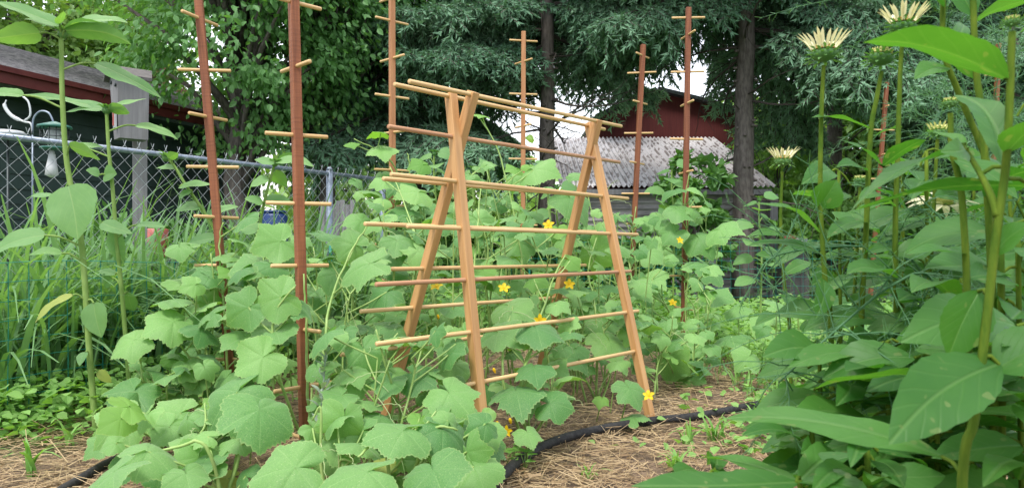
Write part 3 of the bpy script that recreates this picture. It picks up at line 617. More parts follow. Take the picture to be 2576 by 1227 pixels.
def spruce(label, px, Y, lean, tr, zlow, nb, spread, H, seed, dead=0, clear=0):
    rg = random.Random(seed); base = up_(P(px, 0, Y), 0); t = thing('spruce_tree', label, 'tree', tuple(base), 'spruce trees behind the garden')
    ax = lambda z: base + Vector((lean * z, 0, z)); mb = MB()
    mb.tube([ax(z) + Vector((rg.gauss(0, .012), 0, 0)) for z in np.linspace(-.05, H, 22)], [tr * (1.12 - 1.0 * i / 21) * rg.uniform(.95, 1.05) for i in range(22)], 12)
    for _ in range(40):
        z = rg.uniform(.5, 3.2); a = rg.uniform(0, 6.28); p = ax(z); o_ = Vector((math.cos(a), math.sin(a), 0)); mb.tube([p + o_ * tr * .8, p + o_ * (tr * 1.05 + .02)], [.022, .012], 6)
    mb.build('trunk', M['bark'], t)
    for k in range(nb):
        f = (k + rg.random()) / nb; z = lerp(zlow, H * .97, f ** 1.35); a = k * 2.4 + rg.uniform(-.4, .4); L = spread * (1 - (z - zlow) / (H - zlow) * .85) * rg.uniform(.75, 1.15)
        if clear and z < clear and math.sin(a) < -.72: continue
        pitch = rg.uniform(-.22, .14) - .06
        if not clears_shed(ax(z), a, L, pitch) and rg.random() < .93: continue
        Mx = Matrix.Translation(ax(z)) @ Matrix.Rotation(a, 4, 'Z') @ Matrix.Rotation(-pitch, 4, 'Y') @ Matrix.Rotation(rg.uniform(-.25, .25), 4, 'X') @ Matrix.Scale(L, 4)
        o = link('branch', SB[rg.randrange(5)], t, Mx)
    for k in range(dead):
        z = rg.uniform(1.0, zlow + .5); Mx = Matrix.Translation(ax(z)) @ Matrix.Rotation(rg.uniform(0, 6.28), 4, 'Z') @ Matrix.Rotation(rg.uniform(-.1, .3), 4, 'Y') @ Matrix.Scale(rg.uniform(.6, 1.5), 4)
        link('bare_branch', DB[rg.randrange(3)], t, Mx)
    return t
spruce('tall spruce whose bare lower trunk shows behind the middle of the trellis', 1377, 9.6, 0.0, 0.115, 3.0, 52, 2.3, 9.5, 401, 30, 5.2)
spruce('tall spruce with its leaning trunk in front of the shed', 1868, 8.9, 0.012, 0.13, 3.2, 62, 2.2, 9.5, 402, 18, 4.4)
spruce('dense dark spruce left of the trellis hiding its own trunk', 1060, 10.6, 0.0, 0.12, 1.9, 74, 2.4, 9.5, 403, 6)
spruce('spruce right of the shed behind the pale coneflowers', 2100, 11.5, 0.0, 0.13, 3.2, 44, 2.2, 9.0, 404, 12, 4.4)
spruce('spruce at the far right behind the asparagus fern', 2480, 10.0, 0.0, 0.12, 2.4, 46, 2.2, 9.0, 405, 8)
# distant wood
n = 16000
C = np.stack([nr.uniform(-34, 34, n), nr.uniform(33, 39, n), np.abs(nr.normal(0, 1.9, n))], 1); C[:, 2] *= 0.75 + .35 * np.sin(C[:, 0] * .55)
sz = nr.uniform(.4, .9, n); V, Fc = scatter(TL, TLF, C, unit(n) + np.array([0, -.3, -.3]), unit(n) + np.array([0, -.4, .8]), sz, sz * 1.3)
tag(link('distant_wood', mesh_from('distant_wood', V, Fc, M['lightleaf'], None, {'tint': tint_of(n, 6, 0, .7)}, False)), 'far band of pale green woodland closing the view', 'woodland', None, 'stuff')

# shrubs in front of the shed and along the back of the beds
G2 = 'shrubs along the back of the garden'
for k, (px, Y, rx, rz, zc, nl, sz, lab) in enumerate([
        (1745, 8.3, 0.42, 0.80, 1.1, 2000, 0.105, 'tall dark shrub growing up in front of the shed roof'),
        (1560, 8.9, 0.75, 0.45, 0.55, 4000, 0.10, 'dark shrub below the left end of the shed roof'),
        (1955, 11.0, 0.75, 1.15, 1.75, 4200, 0.10, 'leafy climber mounding at the right corner of the shed'),
        (1300, 9.6, 0.9, 0.5, 0.6, 5000, 0.10, 'dark shrub at the foot of the bare spruce trunk'),
        (1050, 9.0, 0.85, 0.55, 0.65, 4500, 0.10, 'dark shrub behind the far end of the chain link fence'),
        (2080, 9.6, 0.8, 0.7, 0.8, 4200, 0.10, 'dark shrub beside the shed corner behind the pale coneflowers'),
        (2330, 9.0, 0.95, 0.8, 0.9, 4600, 0.10, 'dark shrub behind the leaning red stake'),
        (2620, 8.0, 0.95, 0.85, 0.95, 4600, 0.10, 'dark shrub at the right end of the back fence'),
        (480, 7.6, 0.9, 0.55, 0.5, 4200, 0.09, 'low shrub under the house wall behind the chain link fence'),
        (200, 6.6, 0.9, 0.5, 0.5, 4200, 0.09, 'low shrub behind the fence below the birdhouse'),
        (880, 8.6, 0.8, 0.5, 0.55, 4200, 0.09, 'low shrub beside the grey board fence')]):
    leafy_tree('shrub', lab, tuple(up_(P(px, 0, Y), 0)), rx, rz, zc, nl, sz, M['weed'] if k in (2, 5) else M['shrub'], 60 + k, G2, 34, 0.03, 'shrub')

# ------------------------------------------------------------------ grass, weeds
def blades(n, C, L, W, lean, seg=5, droop=1.0):
    az = nr.uniform(0, 2 * np.pi, n); d = np.stack([np.cos(az), np.sin(az), np.zeros(n)], 1); sd = np.stack([-d[:, 1], d[:, 0], np.zeros(n)], 1)
    tw = nr.uniform(-.8, .8, n); sd = sd * np.cos(tw)[:, None] + d * np.sin(tw)[:, None]
    V = np.zeros((n, 2 * (seg + 1), 3)); le = nr.uniform(.15, 1, n) * lean
    for i in range(seg + 1):
        t = i / seg; hz = L * (le * t ** 1.0 * .25 + le * droop * .55 * t ** 2.4); vz = L * (t - le * droop * .5 * t ** 3)
        p = C + d * hz[:, None] + np.array([0, 0, 1.0]) * vz[:, None]; wv = W * (np.sin(np.pi * min(.97, .22 + .78 * t))) ** .8
        V[:, 2 * i] = p - sd * wv[:, None] / 2; V[:, 2 * i + 1] = p + sd * wv[:, None] / 2
    b0 = (np.arange(n) * 2 * (seg + 1))[:, None, None]; q = np.array([(2 * i, 2 * i + 1, 2 * i + 3, 2 * i + 2) for i in range(seg)])
    return V.reshape(-1, 3), (q[None] + b0).reshape(-1, 4), 2 * (seg + 1)
n = 2300
s = nr.random(n); lat = nr.normal(0, .13, n); fl = f1 - f0; fn = np.array([dv.y, -dv.x, 0])
C = np.array(f0)[None] + np.array(fl)[None] * s[:, None] * .98 + fn[None] * (.12 + lat)[:, None]; lo_ = nr.random(n) < .3; C[lo_] -= fn[None] * nr.uniform(.2, .9, lo_.sum())[:, None]; C[:, 2] = 0
V, Fc, k = blades(n, C, nr.uniform(.6, 1.05, n) * nr.uniform(.8, 1.55, n), nr.uniform(.011, .036, n), 1.35, 7)
tag(link('tall_grass', mesh_from('tall_grass', V, Fc, M['grass'], None, {'tint': tint_of(n, k, 0, .75)})), 'tall broad bladed grass growing along the chain link fence', 'grass', None, 'stuff')
# low weeds: clover-like leaves left of the bed and on the right path
def weeds(name, label, n, fx, size, zmax, mat, seed):
    rn = np.random.default_rng(seed); x, y = fx(rn, n); z = rn.random(n) ** 1.4 * zmax + .01
    C = np.stack([x, y, z], 1); az = rn.uniform(0, 2 * np.pi, n); Y_ = np.stack([np.cos(az), np.sin(az), rn.normal(-.1, .3, n)], 1); N_ = rn.normal(size=(n, 3)) * .35 + np.array([0, -.25, 1])
    sz = rn.uniform(.6, 1.4, n) * size; V, Fc = scatter(TL, TLF, C, Y_, N_, sz, sz * 1.5)
    return tag(link(name, mesh_from(name, V, Fc, mat, None, {'tint': np.repeat(rn.random(n) * .8, 6)}, False)), label, 'weeds', None, 'stuff')
def wl_(rn, n):
    y = rn.uniform(2.9, 5.4, n); return lerp(-2.5, -1.75, (y - 2.9) / 2.5) + rn.normal(.02, .42, n), y
weeds('clover_patch', 'bright green clover and low weeds along the foot of the left wire fence', 9000, wl_, .044, .20, M['weed'], 71)
def wr_(rn, n): return rn.uniform(1.45, 4.2, n) + .0, rn.uniform(4.2, 8.2, n)
weeds('weed_patch', 'low green weeds covering the ground right of the bed', 9000, wr_, .05, .22, M['weed'], 72)
def wb_(rn, n): return rn.uniform(-1.6, 1.8, n), rn.uniform(5.6, 8.6, n)
weeds('back_weeds', 'low green weeds growing behind the beds before the back fence', 6500, wb_, .055, .35, M['weed'], 73)
def wf_(rn, n):
    y = rn.uniform(2.7, 4.2, n); return lerp(.95, 1.7, (y - 2.7) / 1.5) + rn.normal(.25, .28, n), y
weeds('seedling_weeds', 'scattered seedling weeds in the straw right of the hose', 1700, wf_, .04, .07, M['weed'], 74)
n = 1900
C = np.stack([nr.uniform(1.2, 4.0, n), nr.uniform(3.6, 8, n), np.zeros(n)], 1)
V, Fc, k = blades(n, C, nr.uniform(.1, .3, n), nr.uniform(.006, .013, n), 1.2, 4)
tag(link('path_grass', mesh_from('path_grass', V, Fc, M['weed'], None, {'tint': tint_of(n, k, 0, .75)})), 'short grass tufts on the ground right of the bed', 'grass', None, 'stuff')
def tuft(label, c, n, L, W, mat='weed'):
    C = np.array([tuple(c)] * n) + nr.normal(0, .012, (n, 3)) * np.array([1, 1, 0]); V, Fc, k = blades(n, C, nr.uniform(.6, 1.1, n) * L, np.full(n, W), 1.3, 6)
    tag(link('grass_tuft', mesh_from('grass_tuft', V, Fc, M[mat], None, {'tint': tint_of(n, k, .2, .8)})), label, 'grass tuft', 'grass tufts in the straw')
tuft('broad bladed grass tuft in the straw at the bottom left corner', G(75, 1200), 9, .22, .016)
tuft('small grass tuft beside the base of the tallest sunflower', G(175, 1120), 6, .16, .012)
tuft('grass tuft in the straw right of the black hose', G(1800, 1110), 14, .14, .012)
tuft('grass tuft at the bottom right under the coneflower leaves', G(1700, 1190), 16, .13, .011)
tuft('grass tuft in the straw between the hose and the lowest coneflower shoot', G(1735, 1120), 12, .12, .010)
tuft('small grass tuft at the bottom edge right of the hose', G(1480, 1205), 8, .09, .009)
tuft('grass tuft growing near the end of the hose under the coneflowers', G(1900, 1080), 14, .16, .012)

# ------------------------------------------------------------------ hoses
mb = MB(); mb.tube(smooth_pts([G(1205, 1260, .03), G(1300, 1163, .03), G(1400, 1108, .03), G(1520, 1077, .03), G(1640, 1058, .03), G(1760, 1045, .03), G(1930, 1012, .03), G(2100, 975, .03), G(2300, 960, .03)], 8), 0.019, 12)
tag(mb.build('soaker_hose', M['hose']), 'black soaker hose curving over the straw past the right trellis leg', 'hose')
mb = MB(); mb.tube(smooth_pts([G(90, 1270, .03), G(190, 1212, .03), G(270, 1165, .03), G(345, 1135, .03), G(450, 1100, .03), G(560, 1085, .03)], 8), 0.016, 12)
tag(mb.build('soaker_hose', M['hose']), 'black hose end running under the cucumber leaves at the lower left', 'hose')

# ------------------------------------------------------------------ stakes with pegs
PEG = 0.235
def stake(label, top, bot, Y, wd, yaw, pegs, mat, z0=None, pmat='dowel'):
    t2, b2 = P(top[0], top[1], Y), P(bot[0], bot[1], Y)
    d = (t2 - b2); b0 = b2 + d * ((0 - b2.z) / d.z)
    t = thing('plant_stake', label, 'plant stake', (b0.x, b0.y, 0), 'tall pegged plant stakes')
    wd *= .88
    bar('post', b0 - d.normalized() * .02, t2, wd, wd, M[mat], t, yaw, .0025, n=None)
    for k, (py, ang) in enumerate(pegs):
        z = P(0, py, Y).z; c = b0 + d * (z / d.z); u = Vector((math.cos(ang), math.sin(ang), random.Random(k).uniform(-.02, .02)))
        bar('peg', c - u * PEG / 2, c + u * PEG / 2, .0155, .0155, M[pmat], t, n=10)
    return t
A_, B_ = R(8), R(98)
def alt(y0, step, n, a, b): return [(y0 + step * i, a if i % 2 == 0 else b) for i in range(n)]
stake('dark red pegged stake left of the thickest one, beside the sunflowers', (497, -30), (580, 950), 3.33, .040, R(12), [(47, R(74)), (177, R(3)), (294, R(70)), (420, R(2)), (546, R(60)), (667, R(3)), (790, R(65)), (903, R(3))], 'cedar_red')
stake('thickest and nearest pegged red stake', (737, -60), (768, 1120), 2.72, .038, R(40), [(6, R(48)), (168, R(-48)), (340, R(35)), (512, R(12)), (668, R(46)), (828, R(-42)), (972, R(44)), (1102, R(-40))], 'cedar_red')
stake('light brown pegged stake just left of the A-frame trellis', (986, -40), (988, 840), 4.6, .038, R(35), [(-5, R(-40)), (53, R(40)), (147, R(-42)), (243, R(36)), (333, R(-40)), (428, R(30)), (520, R(-40)), (614, R(35)), (706, R(-40)), (800, R(-15))], 'cedar_mid')
stake('light brown pegged stake behind the middle of the A-frame trellis', (1317, 80), (1315, 680), 5.95, .040, R(5), [(103, R(14)), (155, R(-55)), (237, R(14)), (317, R(-58)), (400, R(2)), (483, R(-60)), (567, R(2)), (648, R(-55))], 'cedar_mid')
stake('leaning dark red stake just right of the A-frame trellis', (1618, 113), (1585, 760), 6.0, .042, R(12), [(140, R(55)), (183, R(-14)), (258, R(52)), (335, R(-8)), (410, R(52)), (487, R(5)), (563, R(50)), (637, R(0))], 'cedar_red')
stake('red pegged stake standing before the right half of the pale shed roof', (1732, 20), (1720, 800), 5.2, .041, R(0), [(45, R(0)), (88, R(-80)), (181, R(0)), (260, R(-82)), (350, R(2)), (433, R(-80)), (521, R(2)), (608, R(-80)), (694, R(0)), (775, R(-70)), (866, R(0))], 'cedar_red')
stake('slim red stake seen behind the coneflower stems at the right', (2231, 208), (2190, 740), 7.5, .040, R(5), [(270, R(80)), (327, R(2)), (390, R(80)), (450, R(2)), (570, R(80)), (690, R(2))], 'cedar_red')
stake('red stake almost hidden behind the nearest coneflower leaves', (2512, 110), (2490, 700), 6.6, .040, R(5), [(190, R(2)), (278, R(5)), (360, R(80)), (450, R(2)), (540, R(80))], 'cedar_red')

# ------------------------------------------------------------------ A-frame trellis
af = thing('a_frame_trellis', 'tan wooden A-frame ladder trellis with long dowel rungs over the cucumbers', 'trellis', (0.05, 3.2, 0))
FLf, FRf = Vector((-.092, 2.60, 0)), Vector((.634, 3.35, 0)); BLf, BRf = Vector((-.545, 3.03, 0)), Vector((.12, 3.88, 0))
FLt, FRt = P(1134, 236, 2.735), P(1481, 310, 3.60); BLt, BRt = P(1191, 231, 2.70), P(1504, 301, 3.545)
yaw = R(20)
for a_, b_ in ((FLf, FLt), (FRf, FRt), (BLf, BLt), (BRf, BRt)):
    d = (b_ - a_).normalized(); bar('leg', a_ - d * .01, b_, .036, .036, M['cedar_tan'], af, R(45) if False else 0, .002)
def rung(l0, l1, r0, r1, ly, ry, o0, o1, mat='dowel'):
    tl = None
    def on(p, q, py):                                 # point on a leg seen at height py
        best = None
        for i in range(401):
            c = lerp(p, q, i / 400 * 1.02); e = abs(CY - (c.z - HC) / c.y * F - py)
            if best is None or e < best[0]: best = (e, c)
        return best[1]
    a_, b_ = on(l0, l1, ly), on(r0, r1, ry); u = (b_ - a_).normalized()
    bar('rung', a_ - u * o0, b_ + u * o1, .0165, .0165, M[mat], af, n=10)
fr = [(243, 318, .30, .16, 'dowel'), (345, 399, .34, .24, 'dowel_dark'), (457, 493, .34, .24, 'dowel'), (574, 588, .28, .25, 'dowel'), (704, 684, .43, .10, 'dowel_dark'), (835, 784, .44, .09, 'dowel'), (962, 882, .06, .0, 'dowel')]
for ly, ry, o0, o1, m_ in fr: rung(FLf, FLt, FRf, FRt, ly, ry, o0, o1, m_)
bk_ = [(238, 305, .35, .27, 'dowel'), (462, 490, .35, .22, 'dowel'), (570, 580, .38, .25, 'dowel'), (674, 668, .29, .22, 'dowel'), (774, 748, .29, .25, 'dowel'), (872, 825, .33, .22, 'dowel')]
for ly, ry, o0, o1, m_ in bk_: rung(BLf, BLt, BRf, BRt, ly, ry, o0, o1, m_)

# ------------------------------------------------------------------ cucumbers
def cuke_inst(plant, c, Rr, nrm, apex, young=False, yellow=False, rg=random):
    a = apex - nrm * apex.dot(nrm)
    if a.length < 1e-3: a = Vector((1, 0, 0))
    a.normalize(); Mx = frame(c - a * Rr * 0.22, a, nrm) @ Matrix.Scale(Rr, 4)
    o = link('leaf', CYEL if yellow else (CY_[rg.randrange(4)] if young else CL[rg.randrange(len(CL))]), plant, Mx)
    if yellow: o['label'] = 'yellowed leaf'
    return c - a * Rr * 0.22
def flower_mesh(seed):
    rg = random.Random(seed); mb = MB()
    for k in range(5):
        a = 2 * math.pi * k / 5 + rg.uniform(-.1, .1); ca, sa = math.cos(a), math.sin(a); V = []
        for u, wv, z in ((.0, .10, 0), (.3, .26, .10), (.6, .30, .18), (.85, .17, .16), (1, .02, .10)):
            for v in (-1, 0, 1): V.append(Vector((ca * u - sa * v * wv, sa * u + ca * v * wv, z + .06 * abs(v) - .05 * (v == 0))))
        mb.add(V, [(i * 3 + j, i * 3 + j + 1, i * 3 + 4 + j, i * 3 + 3 + j) for i in range(4) for j in range(2)])
    mb.tube([Vector((0, 0, -.45)), Vector((0, 0, -.1)), Vector((0, 0, .05))], [.10, .16, .12], 8, 1); mb.tube([Vector((0, 0, .03)), Vector((0, 0, .16))], [.12, .06], 8)
    return mb.mesh('flower', [M['petal'], M['stem']])
FM = [flower_mesh(i) for i in range(3)]
def bud_mesh():
    mb = MB(); mb.tube([Vector((0, 0, -.3)), Vector((0, 0, 0)), Vector((0, 0, .5)), Vector((0, 0, .9)), Vector((0, 0, 1.1))], [.1, .25, .34, .28, .05], 8); return mb.mesh('flower_bud', [M['petal']])
BM = bud_mesh()
def cucumber(label, base, stems, leaves, fills, flowers=(), buds=(), seed=0, name='cucumber_plant'):
    """stems: pixel polylines (px, py, Y); leaves: (px, py, width px, apex angle in the picture, Y[, flag]); fills: (px range, py range, Y range, n, size range)"""
    rg = random.Random(seed); t = thing(name, label, 'cucumber plant', tuple(base), 'cucumber plants in the bed'); mb = MB(); sp = []
    for s in stems:
        q = smooth_pts([base] + [P(*p) for p in s], 6)
        q = [v + rvec(rg, .002) for v in q]; q[0] = base - up * .01
        mb.tube(q, [lerp(.0065, .003, i / len(q)) for i in range(len(q))], 6); sp += q
    def attach(c, ln):
        best = min(sp, key=lambda v: (v - c).length + max(0, v.z - c.z + .09) * 2.5)
        if (best - c).length > .26: best = Vector((lerp(c.x, best.x, .12), lerp(c.y, best.y, .12) + .04, max(0, c.z - .3)))
        m_ = lerp(best, c, .6) + Vector((0, 0, .15 * (best - c).length)) * .6 - up * .02
        mb.tube(smooth_pts([best, m_, c], 4), .0033, 5, cap=False)
    for (x0, x1), (y0, y1), (Y0, Y1), n, _s in fills:
        for _ in range(max(2, n // 6)):
            Y = rg.uniform(Y0, Y1); px = rg.uniform(x0, x1); top = P(px, rg.uniform(y0, lerp(y0, y1, .5)), Y)
            if top.z < .15: top.z = .15
            b0 = Vector((lerp(top.x, base.x, .25), lerp(top.y, base.y, .25), 0)); q = smooth_pts([b0, lerp(b0, top, .4) + rvec(rg, .03), lerp(b0, top, .75) + rvec(rg, .03), top], 5)
            mb.tube(q, [lerp(.0055, .0025, i / len(q)) for i in range(len(q))], 6); sp += q
    for lf in leaves:
        px, py, wpx, ang, Y = lf[:5]; fl = lf[5] if len(lf) > 5 else ''
        c = P(px, py, Y); Rr = wpx / F * Y / (2.0 if 'v' in fl else 1.64 if Y < 2.4 else 1.76); nrm = (Vector((-c.x * .12, -.46, .82)) + rvec(rg, .27)).normalized() if 'v' not in fl else (Vector((-c.x * .1, -.95, .35)) + rvec(rg, .1)).normalized()
        apex = Vector((math.cos(R(ang)), 0, math.sin(R(ang)))); apex = apex + Vector((0, -.75 if ang > 180 else .3, 0)) * abs(math.sin(R(ang)))
        attach(cuke_inst(t, c, Rr, nrm, apex, 'y' in fl, 'Y' in fl, rg), .25)
    for (x0, x1), (y0, y1), (Y0, Y1), n, (s0, s1) in fills:
        for _ in range(int(n * 1.3)):
            c = P(rg.uniform(x0, x1), rg.uniform(y0, y1), rg.uniform(Y0, Y1))
            if c.z < .06: continue
            nrm = (Vector((rg.gauss(0, .4), -.36 + rg.gauss(0, .35), .85))).normalized(); a = rg.uniform(0, 6.28) if rg.random() < .35 else rg.gauss(-1.57, .9)
            attach(cuke_inst(t, c, rg.uniform(s0 * .8, s1) / 2, nrm, Vector((math.cos(a), math.sin(a), -.35)), rg.random() < .06, False, rg), .2)
    mb.build('vine', M['stem'], t)
    for _ in range(max(3, len(sp) // 9)):
        p = sp[rg.randrange(len(sp) // 2, len(sp))]; d = Vector((rg.gauss(0, 1), rg.gauss(-.3, .6), rg.gauss(.3, .5))).normalized(); sd = d.cross(up).normalized(); q = []
        for i in range(22):
            u = i / 21; r_ = .012 * max(0, u - .45); q.append(p + d * (.14 * u) + up * (-.07 * u * u) + (sd * math.cos(u * 30) + up * math.sin(u * 30)) * r_)
        tb = MB(); tb.tube(q, [.0016 - .0008 * i / 21 for i in range(22)], 4, cap=False)
        tb.build('tendril', M['tendril'], t)
    for px, py, wpx, Y in flowers:
        c = P(px, py, Y); nrm = (Vector((0, -.8, .45)) + rvec(rg, .25)).normalized(); link('flower', FM[rg.randrange(3)], t, frame(c, nrm.cross(Vector((1, 0, .3))), nrm) @ Matrix.Scale(wpx / F * Y / 1.95, 4))
    for px, py, wpx, Y in buds:
        c = P(px, py, Y); d = Vector((rg.gauss(0, .4), -.3, .7)).normalized(); link('flower_bud', BM, t, frame(c, d.cross(Vector((1, 0, .3))), d) @ Matrix.Scale(wpx / F * Y / 1.4, 4))
    return t
gv = lambda px, Y: up_(P(px, 0, Y), 0)
cucumber('cucumber vine at the foot of the left red stake', gv(575, 3.2),
    [[(570, 900, 3.2), (560, 740, 3.25), (552, 620, 3.3), (560, 560, 3.3)], [(480, 900, 3.1), (400, 840, 3.0), (330, 880, 3.0)], [(620, 850, 3.1), (650, 720, 3.0), (680, 620, 3.0)]],
    [(322, 862, 118, 215, 2.95), (420, 812, 140, 218, 3.0), (432, 752, 112, 200, 3.1), (508, 830, 112, 268, 3.0), (610, 775, 135, 190, 2.95), (640, 668, 140, 200, 3.05), (600, 852, 128, 230, 2.9), (325, 995, 140, 245, 2.8), (405, 938, 82, 250, 3.0), (472, 935, 92, 300, 3.0), (545, 905, 90, 260, 3.0), (690, 610, 130, 205, 2.95), (605, 556, 118, 195, 3.3), (580, 640, 90, 200, 3.3), (520, 690, 100, 200, 3.2), (560, 960, 90, 240, 2.9)],
    [((440, 700), (600, 960), (3.0, 3.5), 34, (.12, .18)), ((330, 560), (880, 1010), (2.8, 3.2), 16, (.10, .16))], seed=1)
cucumber('cucumber vine climbing the nearest red stake', gv(790, 2.62),
    [[(775, 960, 2.65), (770, 800, 2.68), (765, 690, 2.7)], [(815, 900, 2.6), (830, 760, 2.7), (880, 640, 2.8), (930, 560, 2.9)], [(700, 940, 2.5), (690, 800, 2.5), (740, 720, 2.5)]],
    [(690, 752, 150, 200, 2.5, 'v'), (612, 782, 140, 215, 2.5, 'v'), (680, 835, 130, 230, 2.5), (750, 770, 105, 260, 2.55), (912, 668, 150, 190, 2.6), (880, 612, 105, 170, 2.9), (920, 890, 112, 300, 2.5), (1052, 945, 125, 330, 2.5), (975, 965, 105, 250, 2.45), (1142, 998, 140, 320, 2.28), (860, 842, 80, 250, 2.6), (800, 930, 80, 300, 2.5), (860, 1068, 125, 280, 2.2), (645, 905, 140, 210, 2.4), (820, 590, 110, 330, 3.0), (1010, 610, 110, 340, 3.2), (960, 740, 110, 200, 2.9), (840, 700, 100, 250, 2.9), (1060, 640, 110, 320, 3.2)],
    [((650, 1000), (600, 960), (2.85, 3.5), 46, (.12, .18)), ((800, 1150), (820, 1060), (2.35, 2.7), 30, (.11, .17))], [(40, 0, 0, 1)][:0], [], seed=2)
cucumber('sprawling cucumber plant along the bottom left edge', gv(560, 2.15),
    [[(520, 1120, 2.1), (420, 1130, 2.1), (330, 1150, 2.0)], [(620, 1080, 2.2), (660, 1020, 2.2)]],
    [(655, 1048, 190, 285, 2.15), (575, 1000, 190, 215, 2.3), (395, 1132, 160, 50, 2.05), (603, 1112, 100, 300, 2.2), (265, 1200, 190, 240, 1.85), (470, 1200, 120, 300, 2.0), (565, 1203, 78, 200, 2.2, 'Y'), (300, 1060, 155, 225, 2.5), (435, 1042, 145, 205, 2.45), (250, 1115, 100, 220, 2.5), (500, 1060, 100, 230, 2.5), (715, 1178, 200, 190, 1.85)],
    [((260, 700), (1010, 1230), (2.15, 2.7), 34, (.11, .18))], seed=3)
cucumber('sprawling cucumber plant along the bottom edge in front of the trellis', gv(1000, 2.15),
    [[(960, 1120, 2.1), (900, 1150, 2.0)], [(1080, 1090, 2.1), (1150, 1080, 2.1)]],
    [(895, 1192, 215, 190, 1.8), (1095, 1195, 190, 300, 1.85), (990, 1085, 175, 195, 2.05), (1130, 1085, 150, 345, 2.1), (1180, 1150, 125, 300, 2.1), (1226, 1112, 150, 285, 2.28), (1200, 1185, 140, 300, 2.05), (1050, 1140, 120, 300, 2.2), (860, 1120, 110, 250, 2.2), (1120, 1150, 110, 240, 2.1), (970, 1165, 70, 230, 2.2, 'Y'), (1225, 1090, 100, 300, 2.3), (800, 1120, 90, 230, 2.2)],
    [((760, 1230), (1040, 1230), (2.1, 2.55), 34, (.11, .17))], seed=4)
cucumber('cucumber vine climbing inside the front of the trellis', gv(1330, 2.85),
    [[(1310, 980, 2.8), (1340, 860, 2.95), (1385, 720, 3.1), (1420, 640, 3.2)], [(1270, 980, 2.8), (1270, 850, 2.9), (1290, 770, 3.0)], [(1390, 1000, 2.8)]],
    [(1265, 838, 125, 330, 2.88), (1292, 770, 122, 330, 3.0), (1365, 828, 140, 345, 2.88), (1408, 768, 72, 330, 3.05), (1350, 705, 72, 330, 3.15, 'y'), (1300, 988, 150, 282, 2.68), (1345, 930, 115, 280, 2.75), (1397, 1015, 112, 350, 2.68), (1425, 945, 92, 330, 2.85), (1330, 1095, 82, 290, 2.55), (1440, 660, 62, 330, 3.2, 'y')],
    [((1230, 1450), (780, 1020), (2.95, 3.4), 15, (.10, .16))],
    [(1358, 805, 34, 2.98), (1276, 1083, 30, 2.6), (1380, 567, 32, 3.75), (1268, 725, 32, 3.4), (1632, 995, 32, 3.15)], [(1355, 862, 18, 2.9), (1285, 1062, 18, 2.6), (1245, 935, 16, 2.7), (1250, 1070, 18, 2.6)], seed=5)
cucumber('cucumber vine trained up the back ladder of the trellis', gv(1120, 3.5),
    [[(1100, 800, 3.4), (1060, 640, 3.6), (1020, 520, 3.9), (980, 420, 4.2)], [(1180, 760, 3.5), (1200, 600, 3.7), (1210, 470, 3.9)], [(1300, 760, 3.6), (1310, 640, 3.8), (1260, 400, 3.9), (1210, 300, 3.9)]],
    [(1355, 425, 118, 340, 3.85), (1448, 508, 125, 330, 3.85), (1208, 560, 92, 320, 3.9), (1212, 290, 46, 250, 3.9, 'y'), (1232, 672, 105, 330, 3.7), (1150, 770, 100, 320, 3.4), (1040, 482, 105, 200, 4.2), (1020, 525, 105, 190, 4.2), (1090, 630, 100, 320, 3.6), (1100, 560, 90, 220, 4.0), (1310, 620, 100, 300, 4.0), (1180, 850, 100, 320, 3.3), (1130, 880, 90, 230, 3.2), (1340, 540, 90, 330, 4.0), (960, 455, 70, 190, 4.2), (950, 550, 100, 200, 3.8)],
    [((940, 1330), (500, 900), (3.3, 4.4), 58, (.11, .17)), ((1000, 1400), (600, 760), (3.8, 4.6), 24, (.12, .17))],
    [(1098, 722, 34, 3.3), (1148, 858, 24, 3.2), (1432, 715, 30, 3.7)], [(1103, 800, 14, 3.3)], seed=6)
cucumber('cucumber vine filling the right half of the trellis', gv(1500, 3.75),
    [[(1500, 800, 3.75), (1480, 680, 3.9), (1500, 600, 4.0)], [(1560, 860, 3.7), (1590, 780, 3.8)], [(1420, 840, 3.7), (1420, 700, 3.9)]],
    [(1520, 812, 118, 300, 3.75), (1540, 870, 120, 300, 3.6), (1440, 892, 120, 330, 3.5), (1556, 912, 66, 300, 3.4), (1512, 640, 105, 320, 4.1), (1600, 720, 100, 320, 4.2), (1470, 740, 90, 300, 4.0), (1590, 985, 100, 300, 3.15), (1600, 1045, 92, 330, 3.15), (1512, 1008, 46, 250, 3.2, 'y'), (1560, 625, 70, 320, 4.0)],
    [((1400, 1640), (600, 900), (3.8, 4.6), 34, (.11, .16)), ((1120, 1570), (400, 600), (3.9, 4.9), 30, (.11, .16)), ((1410, 1640), (770, 940), (3.5, 3.95), 18, (.12, .17)), ((1640, 1760), (780, 930), (3.8, 4.3), 8, (.12, .16)), ((1200, 1480), (560, 830), (3.35, 3.9), 20, (.11, .16))], [(1710, 605, 20, 4.6)], [(1437, 690, 14, 3.9)], seed=7)
cucumber('cucumber vine winding up the tan stake left of the trellis', gv(985, 4.45),
    [[(985, 740, 4.5), (990, 560, 4.5), (1000, 440, 4.5), (960, 385, 4.45), (890, 350, 4.4)], [(1020, 560, 4.5), (1030, 430, 4.5), (1025, 385, 4.5)]],
    [(962, 375, 88, 290, 4.4), (885, 362, 46, 300, 4.4, 'y'), (950, 335, 62, 190, 4.4, 'y'), (1055, 415, 66, 200, 4.4, 'y'), (930, 480, 80, 200, 4.4), (1010, 470, 90, 300, 4.4), (900, 555, 90, 200, 4.3), (1065, 520, 80, 330, 4.4), (880, 620, 90, 200, 4.3), (1000, 580, 90, 240, 4.35)],
    [((860, 1110), (440, 800), (4.2, 4.9), 34, (.10, .16))], seed=8)
